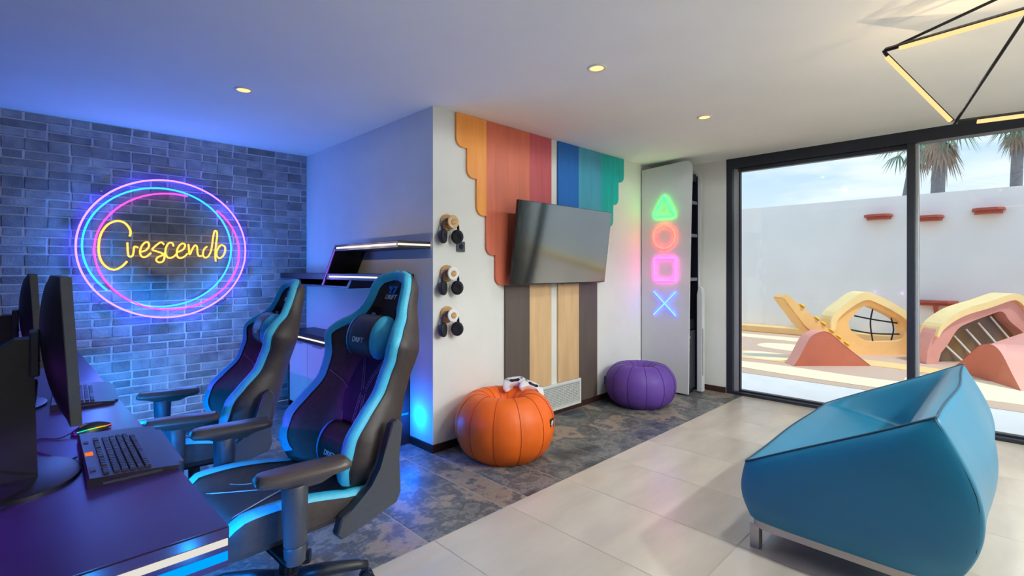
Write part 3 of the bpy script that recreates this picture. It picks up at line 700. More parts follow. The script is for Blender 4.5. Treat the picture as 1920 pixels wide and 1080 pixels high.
for x0, x1, z0, m, sd in [(2.388, 2.495, 2.335, ORG, -1), (2.495, 2.595, 2.105, ORG, -1), (2.595, 2.698, 1.815, ORG, -1), (2.698, 2.80, 1.495, COR, -1), (2.80, 2.94, 1.242, COR, -1), (2.94, 3.08, 1.242, COR, 0), (3.08, 3.215, 1.242, COR, 0), (3.215, 3.365, 1.242, CRI, 0), (3.365, 3.513, 1.242, CRI, 0),
        (3.613, 3.77, 1.242, BLU, 0), (3.77, 3.926, 1.242, BLU, 0), (3.926, 4.12, 1.242, LBL, 0), (4.12, 4.316, 1.242, LBL, 0), (4.316, 4.43, 1.495, TUR, 1), (4.43, 4.533, 1.835, TUR, 1), (4.533, 4.636, 2.08, TUR, 1), (4.636, 4.742, 2.335, TUR, 1)]:
    plank(x0+g, x1-g, z0, H-.003, m, sd)
for x0, x1, z0, m in [(2.917, 3.215, .063, DRK), (3.215, 3.513, .3, TAN), (3.613, 3.93, .3, TAN), (3.962, 4.24, .063, DRK), (3.93, 3.962, .3, DRK)]: plank(x0+g, x1-g, z0, 1.238, m)

# vent grille
vg = thing('vent_grille', 'white wall vent grille low on the wall behind the orange pouf', 'vent', (3.63, YF, .17))
vw = M('white_vent_paint', (225, 226, 224), .45, var=.03, scale=20)
part('frame', vw, vg, (-.33, .33, -.026, -.001, .10, .125), (-.33, .33, -.026, -.001, -.125, -.10), (-.33, -.305, -.026, -.001, -.1, .1), (.305, .33, -.026, -.001, -.1, .1), bev=.002)
part('backing', M('vent_shadow', (44, 56, 56), .8), vg, (-.305, .305, -.006, -.002, -.1, .1))
sm = nb(); vs = box(sm, -.305, .305, -.006, .006, -.0022, .0022)
for v in sm.verts: v.co = Matrix.Rotation(math.radians(20), 3, 'X') @ v.co
sme = bpy.data.meshes.new('slat'); sm.to_mesh(sme); sm.free(); sme.materials.append(vw)
for k in range(13):
    o = bpy.data.objects.new('slat', sme); C.objects.link(o); o.parent = vg; o.location = (0, -.014, -.092+.0153*k)
bm = nb()
for k in range(22): box(bm, -.292+.0278*k-.0015, -.292+.0278*k+.0015, -.012, -.006, -.1, .1)
obj('cross_bar', bm, vw, vg)

# ------------------------------------------------------------------ television
tv = thing('television', 'flat black television tilted down on the wall above the vent', 'television', (3.548, 2.885, 1.6), 0)
ta = math.radians(7.2); RT = Matrix.Rotation(ta, 4, 'X')
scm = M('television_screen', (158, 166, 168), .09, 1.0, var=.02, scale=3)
def tvpart(name, m, *bx, bev=0):
    bm = nb()
    for b_ in bx: box(bm, *b_, mat=RT, bev=bev)
    return obj(name, bm, m, tv)
tvpart('housing', black_plastic, (-.666, .666, -.01, .022, -.354, .354), (-.4, .4, .022, .05, -.3, .05), bev=.003)
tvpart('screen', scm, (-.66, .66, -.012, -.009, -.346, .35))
tvpart('sensor', grey_plastic, (-.015, .015, -.013, .0, -.362, -.352))
bm = nb(); box(bm, -.2, .2, .12, .141, -.12, .12); box(bm, -.03, .03, .03, .13, -.03, .03); obj('wall_bracket', bm, black_metal, tv)

# ------------------------------------------------------------------ headphones on wall hooks and sockets
cup_m = M('navy_headphone_plastic', (46, 46, 82), .35, var=.1, scale=50); pad_m = M('ear_pad', (22, 22, 30), .6)
def hook(z, label, wcol):
    t = thing('headphone_hook', label, 'wall hook', (2.305, YF, z), group='round wooden headphone hooks')
    RX = Matrix.Rotation(PI/2, 4, 'X')
    bm = nb(); lathe(bm, [(.0001, 0), (.062, 0), (.065, .004), (.065, .014), (.061, .018), (.0001, .018)], 36, RX); obj('wall_disc', bm, wood_m, t, smooth='auto')
    bm = nb(); lathe(bm, [(.0001, .018), (.026, .018), (.026, .075), (.0001, .075)], 24, RX); obj('peg', bm, wood_m, t, smooth='auto')
    bm = nb(); lathe(bm, [(.0001, .075), (.048, .075), (.051, .079), (.051, .088), (.047, .092), (.0001, .092)], 32, RX); cp = obj('cap', bm, wcol, t, smooth='auto')
    bm = nb(); lathe(bm, [(.0001, .092), (.023, .092), (.023, .098), (.0001, .098)], 24, RX); obj('cap_knob', bm, wood_m, cp, smooth='auto')
    return t
def phones(z, label, rz):
    t = thing('headphones', label, 'headphones', (2.305, YF-.048, z+.026), rz, group='dark headphones hung on the wall')
    pts = [(math.sin(a)*.072, 0, -.075+math.cos(a)*.079) for a in [math.radians(-100+200*i/20) for i in range(21)]]
    bm = nb(); tube(bm, pts, .007, 10, flat=2.2); obj('headband', bm, cup_m, t, smooth=True)
    for sg in (1, -1):
        R = Matrix.Translation((sg*.064, 0, -.135)) @ Matrix.Rotation(sg*math.radians(55), 4, 'Z') @ Matrix.Rotation(PI/2*sg, 4, 'Y') @ Matrix.Scale(1.15, 4, (1, 0, 0))
        bm = nb(); lathe(bm, [(.0001, .026), (.031, .025), (.042, .017), (.046, .006), (.046, -.002)], 28, R); cu = obj('ear_cup', bm, cup_m, t, smooth=True)
        bm = nb(); lathe(bm, [(.046, -.002), (.048, -.008), (.044, -.019), (.032, -.021), (.0001, -.012)], 28, R); obj('ear_pad', bm, pad_m, cu, smooth=True)
        bm = nb(); tube(bm, [(sg*.072, 0, -.085), (sg*.074, 0, -.11), (sg*.068, 0, -.13)], .006, 8); obj('yoke', bm, black_plastic, cu, smooth=True)
    return t
wht = M('white_cap', (232, 230, 226), .4, var=.02, scale=10); pale_wood = M('pale_wood', (206, 172, 130), .5, var=.2, scale=8, stretch=(1, 8, 1))
for z, lab, lp, wc in ((1.735, 'top wooden headphone hook with pale wood cap', 'navy headphones on the top wall hook, above the socket', pale_wood), (1.345, 'middle wooden headphone hook with white cap', 'navy headphones on the middle wall hook', wht), (1.03, 'lowest wooden headphone hook with white cap', 'navy headphones on the lowest wall hook', wht)):
    hook(z, lab, wc); phones(z, lp, math.radians(-6))
def socket(x, z, lab):
    t = thing('wall_socket', lab, 'socket', (x, YF, z))
    bm = nb(); box(bm, -.04, .04, -.012, -.0005, -.04, .04, bev=.003); obj('cover', bm, M('socket_grey', (70, 74, 84), .4), t)
    bm = nb(); lathe(bm, [(.0001, -.004), (.02, -.004), (.022, 0), (.0001, 0)], 24, Matrix.Translation((0, -.0125, 0)) @ Matrix.Rotation(-PI/2, 4, 'X')); obj('outlet', bm, M('socket_dark', (20, 24, 50), .3), t)
socket(2.441, 1.555, 'square dark grey socket under the top headphones'); socket(4.43, .2, 'dark socket low on the wall behind the purple pouf')

# ------------------------------------------------------------------ poufs
def pouf(loc, R, Hh, m, seam, label, segs, rz):
    t = thing('pouf', label, 'pouf', loc, rz, group='round bean poufs')
    prof = [(.0001, .0), (.62, .0), (.74, .03), (.9, .17), (.985, .36), (1, .52), (.965, .70), (.86, .86), (.72, .965), (.57, 1.0), (.44, .985), (.31, .91), (.21, .79), (.11, .68), (.0001, .64)]
    pp = smoothpts([(a, b, 0) for a, b in prof], 4); n = segs*8; rows = []
    for p in pp:
        r = max(.0001, p.x); row = []
        for k in range(n):
            a = 2*PI*k/n; c = abs(math.sin(a*segs/2)); bul = 1+.018*(c**.5-.8)*min(1, r*1.5)
            row.append((R*r*bul*math.cos(a), R*r*bul*math.sin(a), Hh*p.y))
        rows.append(row)
    bm = nb(); grid(bm, rows, closev=True); body = obj('cover', bm, m, t, smooth=True)
    for k in range(segs):
        a = 2*PI*k/segs; pts = [(R*p.x*.99*math.cos(a), R*p.x*.99*math.sin(a), Hh*p.y+(.001 if p.y > .5 else 0)) for p in pp[5:-4]]
        bm = nb(); tube(bm, pts, .0019, 5); obj('seam', bm, seam, body, smooth=True)
    return t
por = M('orange_leatherette', (242, 104, 14), .5, var=.06, scale=6, bump=.06, bscale=300); ppu = M('purple_leatherette', (100, 64, 158), .55, var=.06, scale=6, bump=.06, bscale=300)
p1 = pouf((2.566, 2.672, 0), .372, .455, por, M('orange_seam', (168, 64, 14), .6), 'orange round pouf with game controllers on top', 12, math.radians(4))
p2 = pouf((4.5, 2.68, 0), .352, .41, ppu, M('purple_seam', (48, 30, 86), .6), 'purple round pouf beside the tall white cabinet', 12, math.radians(11))
a = math.radians(-72); d = Vector((math.cos(a), math.sin(a), 0)); q = Vector((-d.y, d.x, 0)); o0 = d*.369+Vector((0, 0, .27))
lm = axes(o0, q, Vector((d.x*.05, d.y*.05, 1)))
bm = nb(); box(bm, -.034, .034, -.034, .034, 0, .004, mat=lm, bev=.002, seg=1); lbp = obj('brand_tag', bm, M('tag_black', (18, 18, 20), .5), p1)
bm = nb()
for x0, x1, y0, y1 in ((-.016, -.004, .004, .018), (.0, .016, .0, .018), (-.02, .02, -.008, -.002), (-.008, .008, -.02, -.01), (-.02, -.012, -.002, .012), (.012, .02, -.006, .008)): box(bm, x0, x1, y0, y1, .004, .0055, mat=lm)
obj('tag_mark', bm, MATS["white_print"], lbp)

# game controllers
def controller(mtx, label):
    t = thing('game_controller', label, 'controller', group='white game controllers on the orange pouf'); t.matrix_world = mtx @ Matrix.Scale(1.12, 4)
    out = [(0, .05), (.035, .053), (.062, .05), (.080, .024), (.090, -.02), (.092, -.056), (.074, -.07), (.058, -.052), (.046, -.028), (.028, -.022), (0, -.022)]
    out = out+[(-x, y) for x, y in out[-2:0:-1]]
    bm = nb(); n = len(out)
    rows = []
    for k, z in ((.82, -.024), (1.03, -.01), (1.03, .01), (.84, .023)):
        rows.append([(x*k if k < 1 else x, .012+(y-.012)*k, z-.30*max(0, -y-.02)) for x, y in out])
    V = grid(bm, rows, closev=True); bm.faces.new(V[0][::-1]); bm.faces.new(V[-1]); obj('body', bm, M('controller_white', (226, 222, 226), .4), t, smooth=True, sub=2)
    bm = nb(); prism(bm, [(-.022, -.016), (.022, -.016), (.038, .0), (.034, .014), (-.034, .014), (-.038, .0)], .012, .0215, XY); fp = obj('face_plate', bm, black_plastic, t)
    part('touch_pad', MATS["controller_white"], t, (-.026, .026, .015, .042, .012, .0222), bev=.003)
    for sg in (1, -1):
        bm = nb(); lathe(bm, [(.0001, .015), (.006, .015), (.006, .025), (.0095, .026), (.0095, .029), (.0001, .0285)], 18, Matrix.Translation((sg*.024, -.003, 0))); obj('thumb_stick', bm, black_plastic, t, smooth='auto')
        bm = nb(); tube(bm, [(sg*.076, -.045, -.014), (sg*.071, -.058, -.017)], .0125, 10); obj('grip_end', bm, black_plastic, t, smooth=True)
        for ox, oy in ((0, .01), (0, -.01), (.01, 0), (-.01, 0)):
            bm = nb(); lathe(bm, [(.0001, .012), (.0042, .012), (.0042, .0205), (.0001, .021)], 10, Matrix.Translation((sg*.051+ox*.85, .02+oy*.85, 0))); obj('button', bm, grey_plastic, t)
    return t
def cm(x, y, z, rz, tilt, roll=0): return Matrix.Translation((x, y, z)) @ Matrix.Rotation(math.radians(rz), 4, 'Z') @ Matrix.Rotation(math.radians(tilt), 4, 'X') @ Matrix.Rotation(math.radians(roll), 4, 'Y')
controller(cm(2.735, 2.735, .49, -35, 20, -6), 'white game controller resting behind the other on the orange pouf')
controller(cm(2.81, 2.62, .462, -50, 14, 24), 'white game controller at the right edge of the orange pouf')

# ------------------------------------------------------------------ tall console shaped cabinet
cb = thing('console_cabinet', 'tall white cabinet shaped like a game console with neon symbols', 'cabinet', (5.27, 2.74, 0))
plate_m = M('console_white', (206, 206, 210), .4, var=.02, scale=4)
def plate(x0, x1, ybot, ytop, z0, zt, rr, name, bow=0):
    # outline in (y,z): front edge (toward -y) leans
    P = [(.295, z0), (.295, zt-.03)]
    for i in range(9):
        a = math.radians(90*i/8); P.append((ytop+rr-rr*math.sin(a), zt-rr+rr*math.cos(a)))
    for i in range(1, 13):
        v = i/12; P.append((ytop+(ybot-ytop)*v+.008*math.sin(PI*v), zt-rr-(zt-rr-z0)*v))
    bm = nb(); prism(bm, P, x0, x1, YZ); bmesh.ops.bevel(bm, geom=list(bm.edges), offset=.004, segments=1, affect='EDGES')
    return obj(name, bm, plate_m, cb)
plate(-.145, -.125, -.275, -.318, .015, 2.56, .07, 'side_plate')
plate(.115, .137, -.27, -.30, .015, 2.5, .12, 'side_plate')
blk = M('console_black', (24, 22, 36), .3, var=.08, scale=10)
bm = nb(); box(bm, -.124, .114, .26, .295, .03, 2.5); box(bm, -.124, -.114, -.25, .26, .03, 2.5); box(bm, .1, .114, -.265, .26, .03, 2.42); box(bm, -.114, .1, -.25, .26, 2.36, 2.44); box(bm, -.1, .086, -.22, .26, .0, .06); obj('core', bm, blk, cb)
for z in (2.1, 1.735, 1.25): part('shelf', M('shelf_grey', (120, 122, 140), .4), cb, (-.112, .1, -.262, .26, z, z+.035), bev=.002)
dr = part('door', M('console_dark_door', (44, 48, 56), .35), cb, (-.1, .086, -.245, -.225, .06, .70), bev=.003)
bm = nb(); lathe(bm, [(.0001, 0), (.01, 0), (.012, .012), (.0001, .016)], 14, Matrix.Translation((-.06, -.245, .63)) @ Matrix.Rotation(PI/2, 4, 'X')); obj('knob', bm, chrome, dr)
part('drawer', blk, cb, (-.1, .086, -.235, -.2, .71, .82), bev=.003)
bm = nb(); P = [(-.27, .02), (-.33, .02)]+[(-.33, 1.1), (-.325, 1.16), (-.305, 1.19), (-.285, 1.17), (-.27, 1.1)]
prism(bm, P, .07, .137, YZ); bmesh.ops.bevel(bm, geom=list(bm.edges), offset=.004, segments=1, affect='EDGES'); obj('front_fin', bm, plate_m, cb)
part('fin_groove', grey_plastic, cb, (.08, .09, -.333, -.32, .2, .72))
part('device', black_plastic, cb, (-.07, .06, -.2, .1, 1.286, 1.33), bev=.004)
# neon symbols on the plate (facing -x)
nx = -.165
def sym(name, pts, col, closed, strength=1.5, r=.0066):
    bm = nb(); tube(bm, [(nx, y-2.74, z) for y, z in pts], r, 8, closed=closed); return obj(name, bm, EM(name+'_neon', col, strength), cb, smooth=True)
def rc(P, r, n=4):
    out = []; m = len(P)
    for i in range(m):
        p = Vector(P[i]); a = (Vector(P[i-1])-p).normalized(); b = (Vector(P[(i+1) % m])-p).normalized()
        for k in range(n+1):
            t = k/n; out.append(tuple((p+a*r)*(1-t)**2+p*2*t*(1-t)+(p+b*r)*t*t))
    return out
sym('triangle_tube', rc([(2.745, 2.205), (2.875, 1.975), (2.615, 1.97)], .02), (.01, 1.0, .045), True, 11)
sym('circle_tube', [(2.742+.130*math.cos(2*PI*k/40), 1.743+.130*math.sin(2*PI*k/40)) for k in range(40)], (1.0, .035, .022), True, 11)
sym('square_tube', rc([(2.861, 1.505), (2.861, 1.252), (2.608, 1.252), (2.608, 1.503)], .015), (1.0, .03, .5), True, 11)
sym('cross_tube', [(2.867, 1.125), (2.602, .866)], (.03, .09, 1.0), False, 9); sym('cross_tube', [(2.602, 1.128), (2.867, .862)], (.03, .09, 1.0), False, 9)

# ------------------------------------------------------------------ teal lounge chair
SX, SY = 3.30, .5
lg = thing('lounge_chair', 'wide teal blue upholstered lounge chair on a slim metal base', 'armchair', (SX, SY, 0))
teal = M('teal_leatherette', (0, 112, 148), .42, var=.05, scale=5, bump=.05, bscale=260, sheen=.1)
seatp = [(.90, .15), (.965, .28), (.93, .425), (.80, .432), (.47, .36), (.40, .52), (.28, .765), (.205, .80), (.055, .52), (.07, .30), (.16, .15)]
armp = [(.90, .15), (.965, .28), (.93, .425), (.76, .515), (.52, .635), (.38, .705), (.265, .768), (.205, .80), (.055, .52), (.07, .30), (.16, .15)]
cenp = (.48, .42)
def scl(P, k): return [(cenp[0]+(y-cenp[0])*k, cenp[1]+(z-cenp[1])*k) for y, z in P]
mid = [(a[0]*.45+b[0]*.55, a[1]*.45+b[1]*.55) for a, b in zip(armp, seatp)]
st = [(-.80, scl(armp, .5)), (-.795, scl(armp, .85)), (-.77, armp), (-.75, armp), (-.71, mid), (-.67, seatp), (-.45, seatp), (0, [(y+(.02 if y > .7 else (-.035 if y < .21 else 0)), z) for y, z in seatp]), (.45, seatp), (.67, seatp), (.71, mid), (.75, armp), (.77, armp), (.795, scl(armp, .85)), (.80, scl(armp, .5))]
bm = nb(); cl = bm.edges.layers.float.new('crease_edge')
V = grid(bm, [[(x, y-SY, z) for y, z in P] for x, P in st], closev=True); bm.faces.new(V[0][::-1]); bm.faces.new(V[-1])
def crease(a, b, v):
    e = bm.edges.get((a, b))
    if e: e[cl] = v
for si in (2, 12):
    for k in range(2, 7): crease(V[si][k], V[si][k+1], 1)
    crease(V[si][10], V[si][0], .8)
for si in range(2, 12):
    crease(V[si][2], V[si+1][2], 1); crease(V[si][7], V[si+1][7], 1); crease(V[si][0], V[si+1][0], .8); crease(V[si][10], V[si+1][10], .8)
for si in range(5, 9): crease(V[si][4], V[si+1][4], .6)
for si in (5, 9):
    for k in (2, 3, 4, 5): crease(V[si][k], V[si][k+1], .75)
bm.verts.index_update()
loop = [V[2][k].index for k in range(2, 8)]+[V[si][7].index for si in range(3, 12)]+[V[12][k].index for k in range(7, 1, -1)]+[V[si][2].index for si in range(11, 2, -1)]
seams = [[V[si][k].index for k in range(7, 10)] for si in (2, 12)]
lb = obj('upholstery', bm, teal, lg, smooth=True, sub=3)
pip = M('dark_teal_piping', (8, 60, 82), .5)
dg = bpy.context.evaluated_depsgraph_get(); dg.update(); ev = lb.evaluated_get(dg).to_mesh()
pts = [ev.vertices[i].co.copy() for i in loop]
bm = nb(); tube(bm, smoothpts(pts, 4, True), .0045, 6, closed=True); obj('piping', bm, pip, lb, smooth=True)
for sm_ in seams:
    q_ = [ev.vertices[i].co.copy() for i in sm_]; bm = nb(); tube(bm, smoothpts(q_, 5), .0022, 5); obj('seam', bm, pip, lb, smooth=True)
rail_m = M('satin_steel', (176, 172, 166), .32, .7, var=.04, scale=20)
def rrect(hx, y0, y1, r, n=6):
    out = []
    for cx, cy, a0 in ((hx-r, y1-r, 0), (-hx+r, y1-r, 90), (-hx+r, y0+r, 180), (hx-r, y0+r, 270)):
        out += [(cx+r*math.cos(math.radians(a0+90*i/n)), cy+r*math.sin(math.radians(a0+90*i/n))) for i in range(n+1)]
    return out
bm = nb(); ringprism(bm, rrect(.755, .16-SY, .915-SY, .09), rrect(.715, .2-SY, .875-SY, .06), .112, .15, XY); obj('base_rail', bm, rail_m, lg)
for x in (-.705, .705):
    for y in (.895, .2):
        bm = nb(); box(bm, x-.024, x+.024, y-SY-.022, y-SY+.022, 0, .12, bev=.003); obj('leg', bm, rail_m, lg)

# ------------------------------------------------------------------ courtyard
pav = M('white_paving', (226, 228, 228), .7, var=.04, scale=4, bump=.05, bscale=90)
bm = nb(); box(bm, XW+.2, 6.85, -9, 9, -.12, -.005); obj('terrace_paving', bm, pav, None, 'white paving strip outside the glass doors', 'paving', kind='structure')
pf = thing('play_surface', 'rubber play floor in beige with cream and yellow shapes', 'play floor', (9.3, 0, 0), kind='structure')
bm = nb(); box(bm, 6.85-9.3, 11.8-9.3, -9, 9, -.12, 0); obj('beige_base', bm, M('beige_rubber', (206, 178, 156), .85, var=.05, scale=30, bump=.1, bscale=200), pf)
cream = M('cream_rubber', (246, 234, 196), .85, var=.04, scale=30, bump=.1, bscale=200); sand = M('sand_yellow_rubber', (244, 204, 138), .85, var=.04, scale=30, bump=.1, bscale=200)
def blob(pts, m, z=.006):
    P = [(p.x-9.3, p.y) for p in smoothpts([(a, b, 0) for a, b in pts], 6, True)]; bm = nb(); prism(bm, P, 0, z, XY); obj('colour_patch', bm, m, pf)
blob([(7.2, 2.7), (7.05, 1.2), (7.2, .0), (7.0, -1.2), (7.5, -1.2), (7.75, 0.2), (7.6, 1.2), (7.7, 2.3), (7.6, 2.9)], cream)
blob([(8.0, 3.3), (8.1, 2.0), (8.6, 1.4), (8.5, .6), (8.9, .5), (9.1, 1.6), (8.8, 2.4), (8.7, 3.2)], sand)
blob([(8.2, 3.05), (8.05, 2.6), (8.4, 2.3), (8.75, 2.6), (8.7, 3.1)], cream, .008)
blob([(7.7, .9), (7.6, .2), (8.0, -.4), (8.4, .1), (8.3, .8)], cream, .008)
blob([(9.4, 3.2), (9.2, 2.5), (9.6, 2.2), (10.0, 2.6), (9.9, 3.2)], cream)
blob([(10.4, 5), (10.5, 3.5), (10.4, 2.2), (10.9, 2.2), (11.0, 3.6), (10.9, 5)], cream)
blob([(7.0, 4), (7.1, 3.2), (7.5, 3.0), (7.6, 3.8), (7.4, 4.5)], cream)
bm = nb(); box(bm, 11.8, 12.0, -10, 9, -.1, 2.77); obj('wall_courtyard', bm, M('courtyard_render', (240, 240, 238), .9, var=.03, scale=1.5, bump=.05, bscale=120), None, 'high white rendered wall around the courtyard', 'wall', kind='structure')
bm = nb(); box(bm, 11.5, 11.8, -10, 9, 0, .14, bev=.02); obj('yellow_kerb', bm, sand, None, 'low yellow kerb along the foot of the courtyard wall', 'kerb', kind='structure')
terra = M('terracotta_paint', (178, 88, 70), .6, var=.05, scale=8)
def wshelf(y0, y1, z, label, br):
    yc = (y0+y1)/2; w = abs(y1-y0)/2
    t = thing('wall_ledge', label, 'ledge', (11.8, yc, z), group='terracotta ledges on the courtyard wall')
    bm = nb(); prism(bm, [(0, -w), (0, w), (-.22, w*.92), (-.3, w*.6), (-.32, 0), (-.3, -w*.6), (-.22, -w*.92)], -.02, .02, XY); obj('ledge_board', bm, terra, t)
    bm = nb(); prism(bm, [(0, -w*.85), (0, w*.85), (-.2, w*.75), (-.24, 0), (-.2, -w*.75)], -.07, -.02, XY); obj('lower_lip', bm, terra, t)
    if br: bm = nb(); prism(bm, [(0, -.22), (0, -.02), (-.2, -.02), (-.05, -.16)], -.03, .03, lambda a, b, d: (a, d, b)); obj('bracket', bm, terra, t)
wshelf(2.033, 1.588, 2.41, 'upper terracotta ledge left of the door mullion', 0); wshelf(1.247, .851, 2.33, 'upper terracotta ledge just right of the door mullion', 0); wshelf(.492, .069, 2.40, 'upper terracotta ledge farthest right, highest on the wall', 0)
wshelf(1.27, .665, .80, 'lower terracotta ledge with a bracket right of the mullion', 1); wshelf(.505, .1, .80, 'lower terracotta ledge behind the pink climbing arch', 1)
# play equipment stands in planes facing the house
FX, FY, RX_, RY_ = .703, .711, .711, -.703; RZ = math.radians(45.33-90)
def at(D, a): return (D*FX+a*RX_, D*FY+a*RY_, 0)
redp = M('terracotta_play', (206, 112, 84), .6, var=.04, scale=6); pinkp = M('pink_play', (226, 160, 146), .6, var=.04, scale=6); yelp = M('peach_yellow_play', (250, 200, 128), .6, var=.04, scale=6); cry = M('cream_yellow_play', (252, 224, 160), .6, var=.04, scale=6)
def mound(name, D, prof, th, label, rz=RZ, loc=None):
    a0 = sum(a for a, b in prof)/len(prof); P = [(p.x-a0, max(0, p.y)) for p in smoothpts([(a, b, 0) for a, b in prof], 4)]
    t = thing(name, label, 'play mound', loc or at(D, a0), rz, group='terracotta play mounds')
    bm = nb(); prism(bm, P, 0, th, XZ); obj('block', bm, redp, t)
    n = len(P); bm = nb(); grid(bm, [[(a, d, b+.004) for d in (-.004, th+.004)] for a, b in P]); obj('top_surface', bm, pinkp, t, smooth=True)
mound('play_mound', 7.05, [(4.02, 0), (4.11, .14), (4.22, .35), (4.3, .44), (4.45, .49), (4.57, .44), (4.72, .31), (4.91, .16), (5.12, 0)], .22, 'terracotta play mound in front of the yellow climbing plank')
vx, vy = 7.98-9.05, -.084-.55; ll = math.hypot(vx, vy)
mound('play_mound', 0, [(-.6, 0), (-.4, .12), (-.2, .27), (0, .41), (.15, .455), (.3, .44), (.42, .36), (.55, .2), (.72, 0)], .3, 'large terracotta play mound seen above the teal lounge chair', math.atan2(vy, vx)+PI*0, (9.05+vx*.5, .55+vy*.5, 0))
# climbing plank
t = thing('climbing_plank', 'leaning pale yellow climbing plank with yellow holds', 'play plank', at(7.45, 4.6), RZ)
bm = nb(); prism(bm, [(-.52, .94), (-.46, 1.0), (-.40, .97), (.55, .16), (.5, .0), (.38, .0), (-.2, .52)], 0, .3, XZ); bmesh.ops.bevel(bm, geom=list(bm.edges), offset=.02, segments=2, affect='EDGES'); obj('plank', bm, yelp, t)
for a, b in ((-.22, .82), (0, .63), (.1, .55), (.22, .445), (.33, .35), (.45, .25)):
    bm = nb(); lathe(bm, [(.0001, .03), (.03, .028), (.045, .012), (.048, 0)], 14, Matrix.Translation((a, .02, b)) @ Matrix.Rotation(math.radians(40), 4, 'Y')); obj('hold', bm, M('yellow_hold', (244, 196, 30), .4), t, smooth=True)
# yellow arch with rope net
def sm2(P, c): return [(p.x-c, p.y) for p in smoothpts([(a, b, 0) for a, b in P], 4)]
c0 = 5.95
t = thing('climbing_arch', 'peach yellow climbing arch with a rope net opening', 'play arch', at(7.98, c0), RZ)
outer = [(5.80, 0), (5.35, 0), (5.13, .4), (5.15, .62), (5.4, .84), (5.65, .99), (5.85, .95), (6.3, .71), (6.6, .42), (6.75, 0), (6.3, 0)]
inner = [(5.80, .21), (5.63, .27), (5.46, .42), (5.45, .55), (5.58, .7), (5.72, .79), (5.9, .74), (6.22, .58), (6.34, .42), (6.3, .25), (6.1, .21)]
bm = nb(); ringprism(bm, sm2(outer+outer[:1], c0)[:-1], sm2(inner+inner[:1], c0)[:-1], 0, .2, XZ); obj('shell', bm, yelp, t)
cap_o = [(5.13, .38), (5.15, .63), (5.4, .86), (5.65, 1.01), (5.85, .97), (6.3, .73), (6.6, .44), (6.68, .3)]; cap_i = [(5.2, .42), (5.24, .58), (5.44, .76), (5.66, .88), (5.84, .85), (6.24, .64), (6.5, .4), (6.58, .28)]
bm = nb(); ringprism(bm, sm2(cap_o, c0), sm2(cap_i, c0), -.05, .25, XZ, closed=False); obj('top_cover', bm, cry, t)
rope = M('black_rope', (30, 30, 34), .8)
for P in ([(5.6, .62), (5.9, .56), (6.3, .5)], [(5.5, .4), (5.9, .33), (6.33, .32)], [(5.9, .73), (5.86, .5), (5.9, .2)], [(6.2, .58), (6.24, .4), (6.2, .22)]):
    bm = nb(); tube(bm, smoothpts([(a-c0, .1, b) for a, b in P], 5), .012, 6); obj('rope', bm, rope, t, smooth=True)
# pink arch with barred panel
c0 = 7.3
KP = 7.2/7.6; c0 = c0*KP; sm3 = lambda P, c: [(x*KP+c*0, y) for x, y in ((p.x-7.3, 1.3746-(1.3746-p.y)*KP if p.y > .05 else 0) for p in smoothpts([(a, b, 0) for a, b in P], 4))]
t = thing('climbing_arch', 'pink climbing arch with a barred dark panel', 'play arch', at(7.2, c0), RZ)
outer = [(6.36, 0), (6.44, .27), (6.56, .5), (6.89, .70), (7.3, .83), (7.63, .94), (7.78, .93), (7.9, .78), (8.12, .5), (8.28, 0)]
inner = [(6.52, 0), (6.7, .22), (6.86, .46), (7.06, .57), (7.35, .68), (7.50, .73), (7.58, .7), (7.66, .58), (7.9, .36), (8.06, 0)]
bm = nb(); ringprism(bm, sm3(outer, c0), sm3(inner, c0), 0, .22, XZ, closed=False); obj('shell', bm, pinkp, t)
co = [(6.5, .36), (6.58, .55), (6.89, .76), (7.3, .89), (7.63, 1.0), (7.8, .98), (7.93, .82), (8.16, .52)]; ci = [(6.52, .33), (6.62, .48), (6.9, .66), (7.31, .79), (7.63, .90), (7.76, .88), (7.88, .74), (8.1, .46)]
bm = nb(); ringprism(bm, sm3(co, c0), sm3(ci, c0), -.05, .27, XZ, closed=False); obj('top_cover', bm, cry, t)
bm = nb(); prism(bm, sm3(inner, c0), .19, .21, XZ); obj('back_panel', bm, M('olive_panel', (150, 118, 56), .4, scale=1.5, col2=(96, 84, 92)), t)
for k in range(6):
    x = 6.75+.19*k; bm = nb(); tube(bm, [((x-7.3)*KP, .15, min(.70, .30+.095*k)), ((x+.24-7.3)*KP, .04, max(.02, -.02+.08*k))], .013, 6); obj('bar', bm, M('white_bar', (240, 238, 234), .4), t)
t = thing('play_ramp', 'pink play ramp with yellow stripe at the right edge of the courtyard', 'play ramp', at(6.35, 6.9), RZ)
bm = nb(); prism(bm, [(-.25, .35), (.9, .74), (.9, .50), (-.1, .2)], .05, .5, XZ); obj('ramp_board', bm, pinkp, t)
bm = nb(); prism(bm, [(-.22, .32), (.9, .68), (.9, .62), (-.18, .28)], .03, .05, XZ); obj('stripe', bm, MATS["yellow_hold"], t)
bm = nb(); box(bm, .2, .3, .2, .3, 0, .5); box(bm, .75, .85, .2, .3, 0, .6); obj('support_post', bm, redp, t)
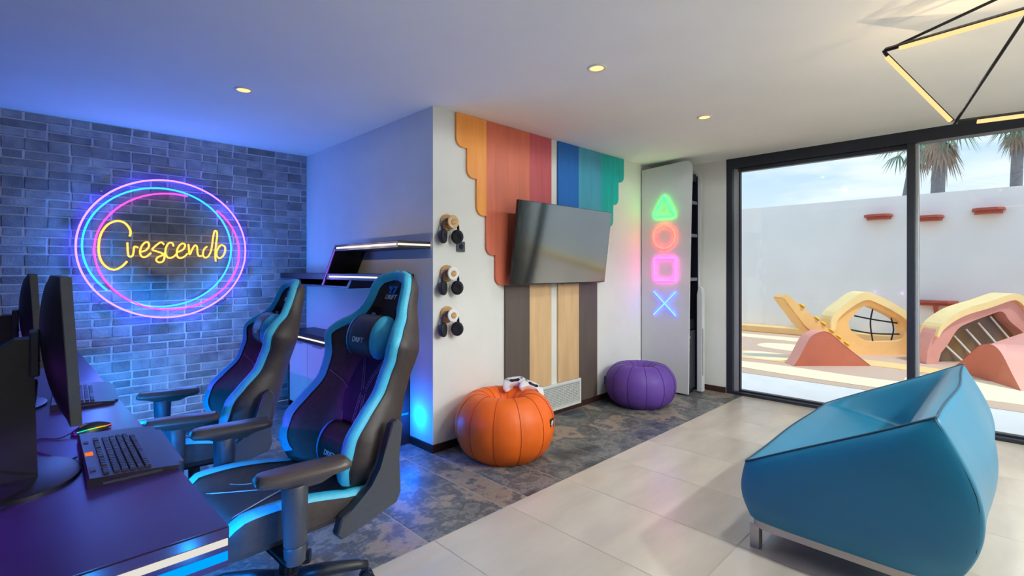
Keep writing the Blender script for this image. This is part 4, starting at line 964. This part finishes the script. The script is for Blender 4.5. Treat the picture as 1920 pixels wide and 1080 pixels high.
# palms beyond the wall
trunk_m = M('palm_trunk', (120, 118, 124), .9, var=.2, scale=6, stretch=(1, 1, 5), bump=.5); leaf_m = M('palm_leaf', (88, 128, 100), .6, var=.3, scale=3); dead_m = M('dry_palm_leaf', (150, 128, 112), .8, var=.25, scale=3)
def palm(px, D, top, lean, label, sd, nf=22, nd=7):
    rr = random.Random(sd); a = (px-960)/926.2*D; t = thing('palm_tree', label, 'palm tree', at(D, a), RZ, group='palms behind the courtyard wall')
    bm = nb(); pts = [(lean*(v**1.5), 0, top*v) for v in [i/10 for i in range(11)]]; tube(bm, pts, [.29-.06*i/10 for i in range(11)], 12); obj('trunk', bm, trunk_m, t, smooth=True)
    o0 = Vector(pts[-1])
    def frond(az, el, L, m, nm, droop):
        d = Vector((math.cos(az)*math.cos(el), math.sin(az)*math.cos(el), math.sin(el))); s = Vector((-math.sin(az), math.cos(az), 0)); bm = nb()
        p1 = o0+d*L*.5+Vector((0, 0, -droop*.3)); tube(bm, [o0, o0+d*L*.25, p1], .025, 5)
        up = s.cross(d)
        for k in range(11):
            b = math.radians(-75+15*k); v = (d*math.cos(b)+s*math.sin(b)); l = L*.55*(.75+.25*math.cos(b)); w = .05
            e = p1+v*l+Vector((0, 0, -droop*rr.uniform(.7, 1.3))); m_ = p1+v*l*.55+Vector((0, 0, -droop*.2)); q = v.cross(up).normalized()*w
            V_ = [bm.verts.new(x) for x in (p1-q*.4, m_-q, e, m_+q, p1+q*.4)]; bm.faces.new(V_)
        obj(nm, bm, m, t)
    for k in range(nf): frond(2*PI*k/nf*2.6+rr.uniform(-.2, .2), rr.uniform(-.5, 1.0), rr.uniform(1.8, 2.5), leaf_m, 'frond', rr.uniform(.4, 1.0))
    for k in range(nd): frond(2*PI*k/nd+rr.uniform(-.2, .2), rr.uniform(-1.4, -.7), rr.uniform(1.1, 1.9), dead_m, 'dry_frond', rr.uniform(.5, 1.0))
palm(1752, 22, 7.9, .3, 'tall palm with dry hanging fronds right of the door mullion', 3)
palm(1900, 26, 9.5, .3, 'palm at the far right edge of the view', 5)
palm(1680, 30, 9.0, 1.3, 'leaning palm trunk half hidden by the door mullion', 9, 16, 4)
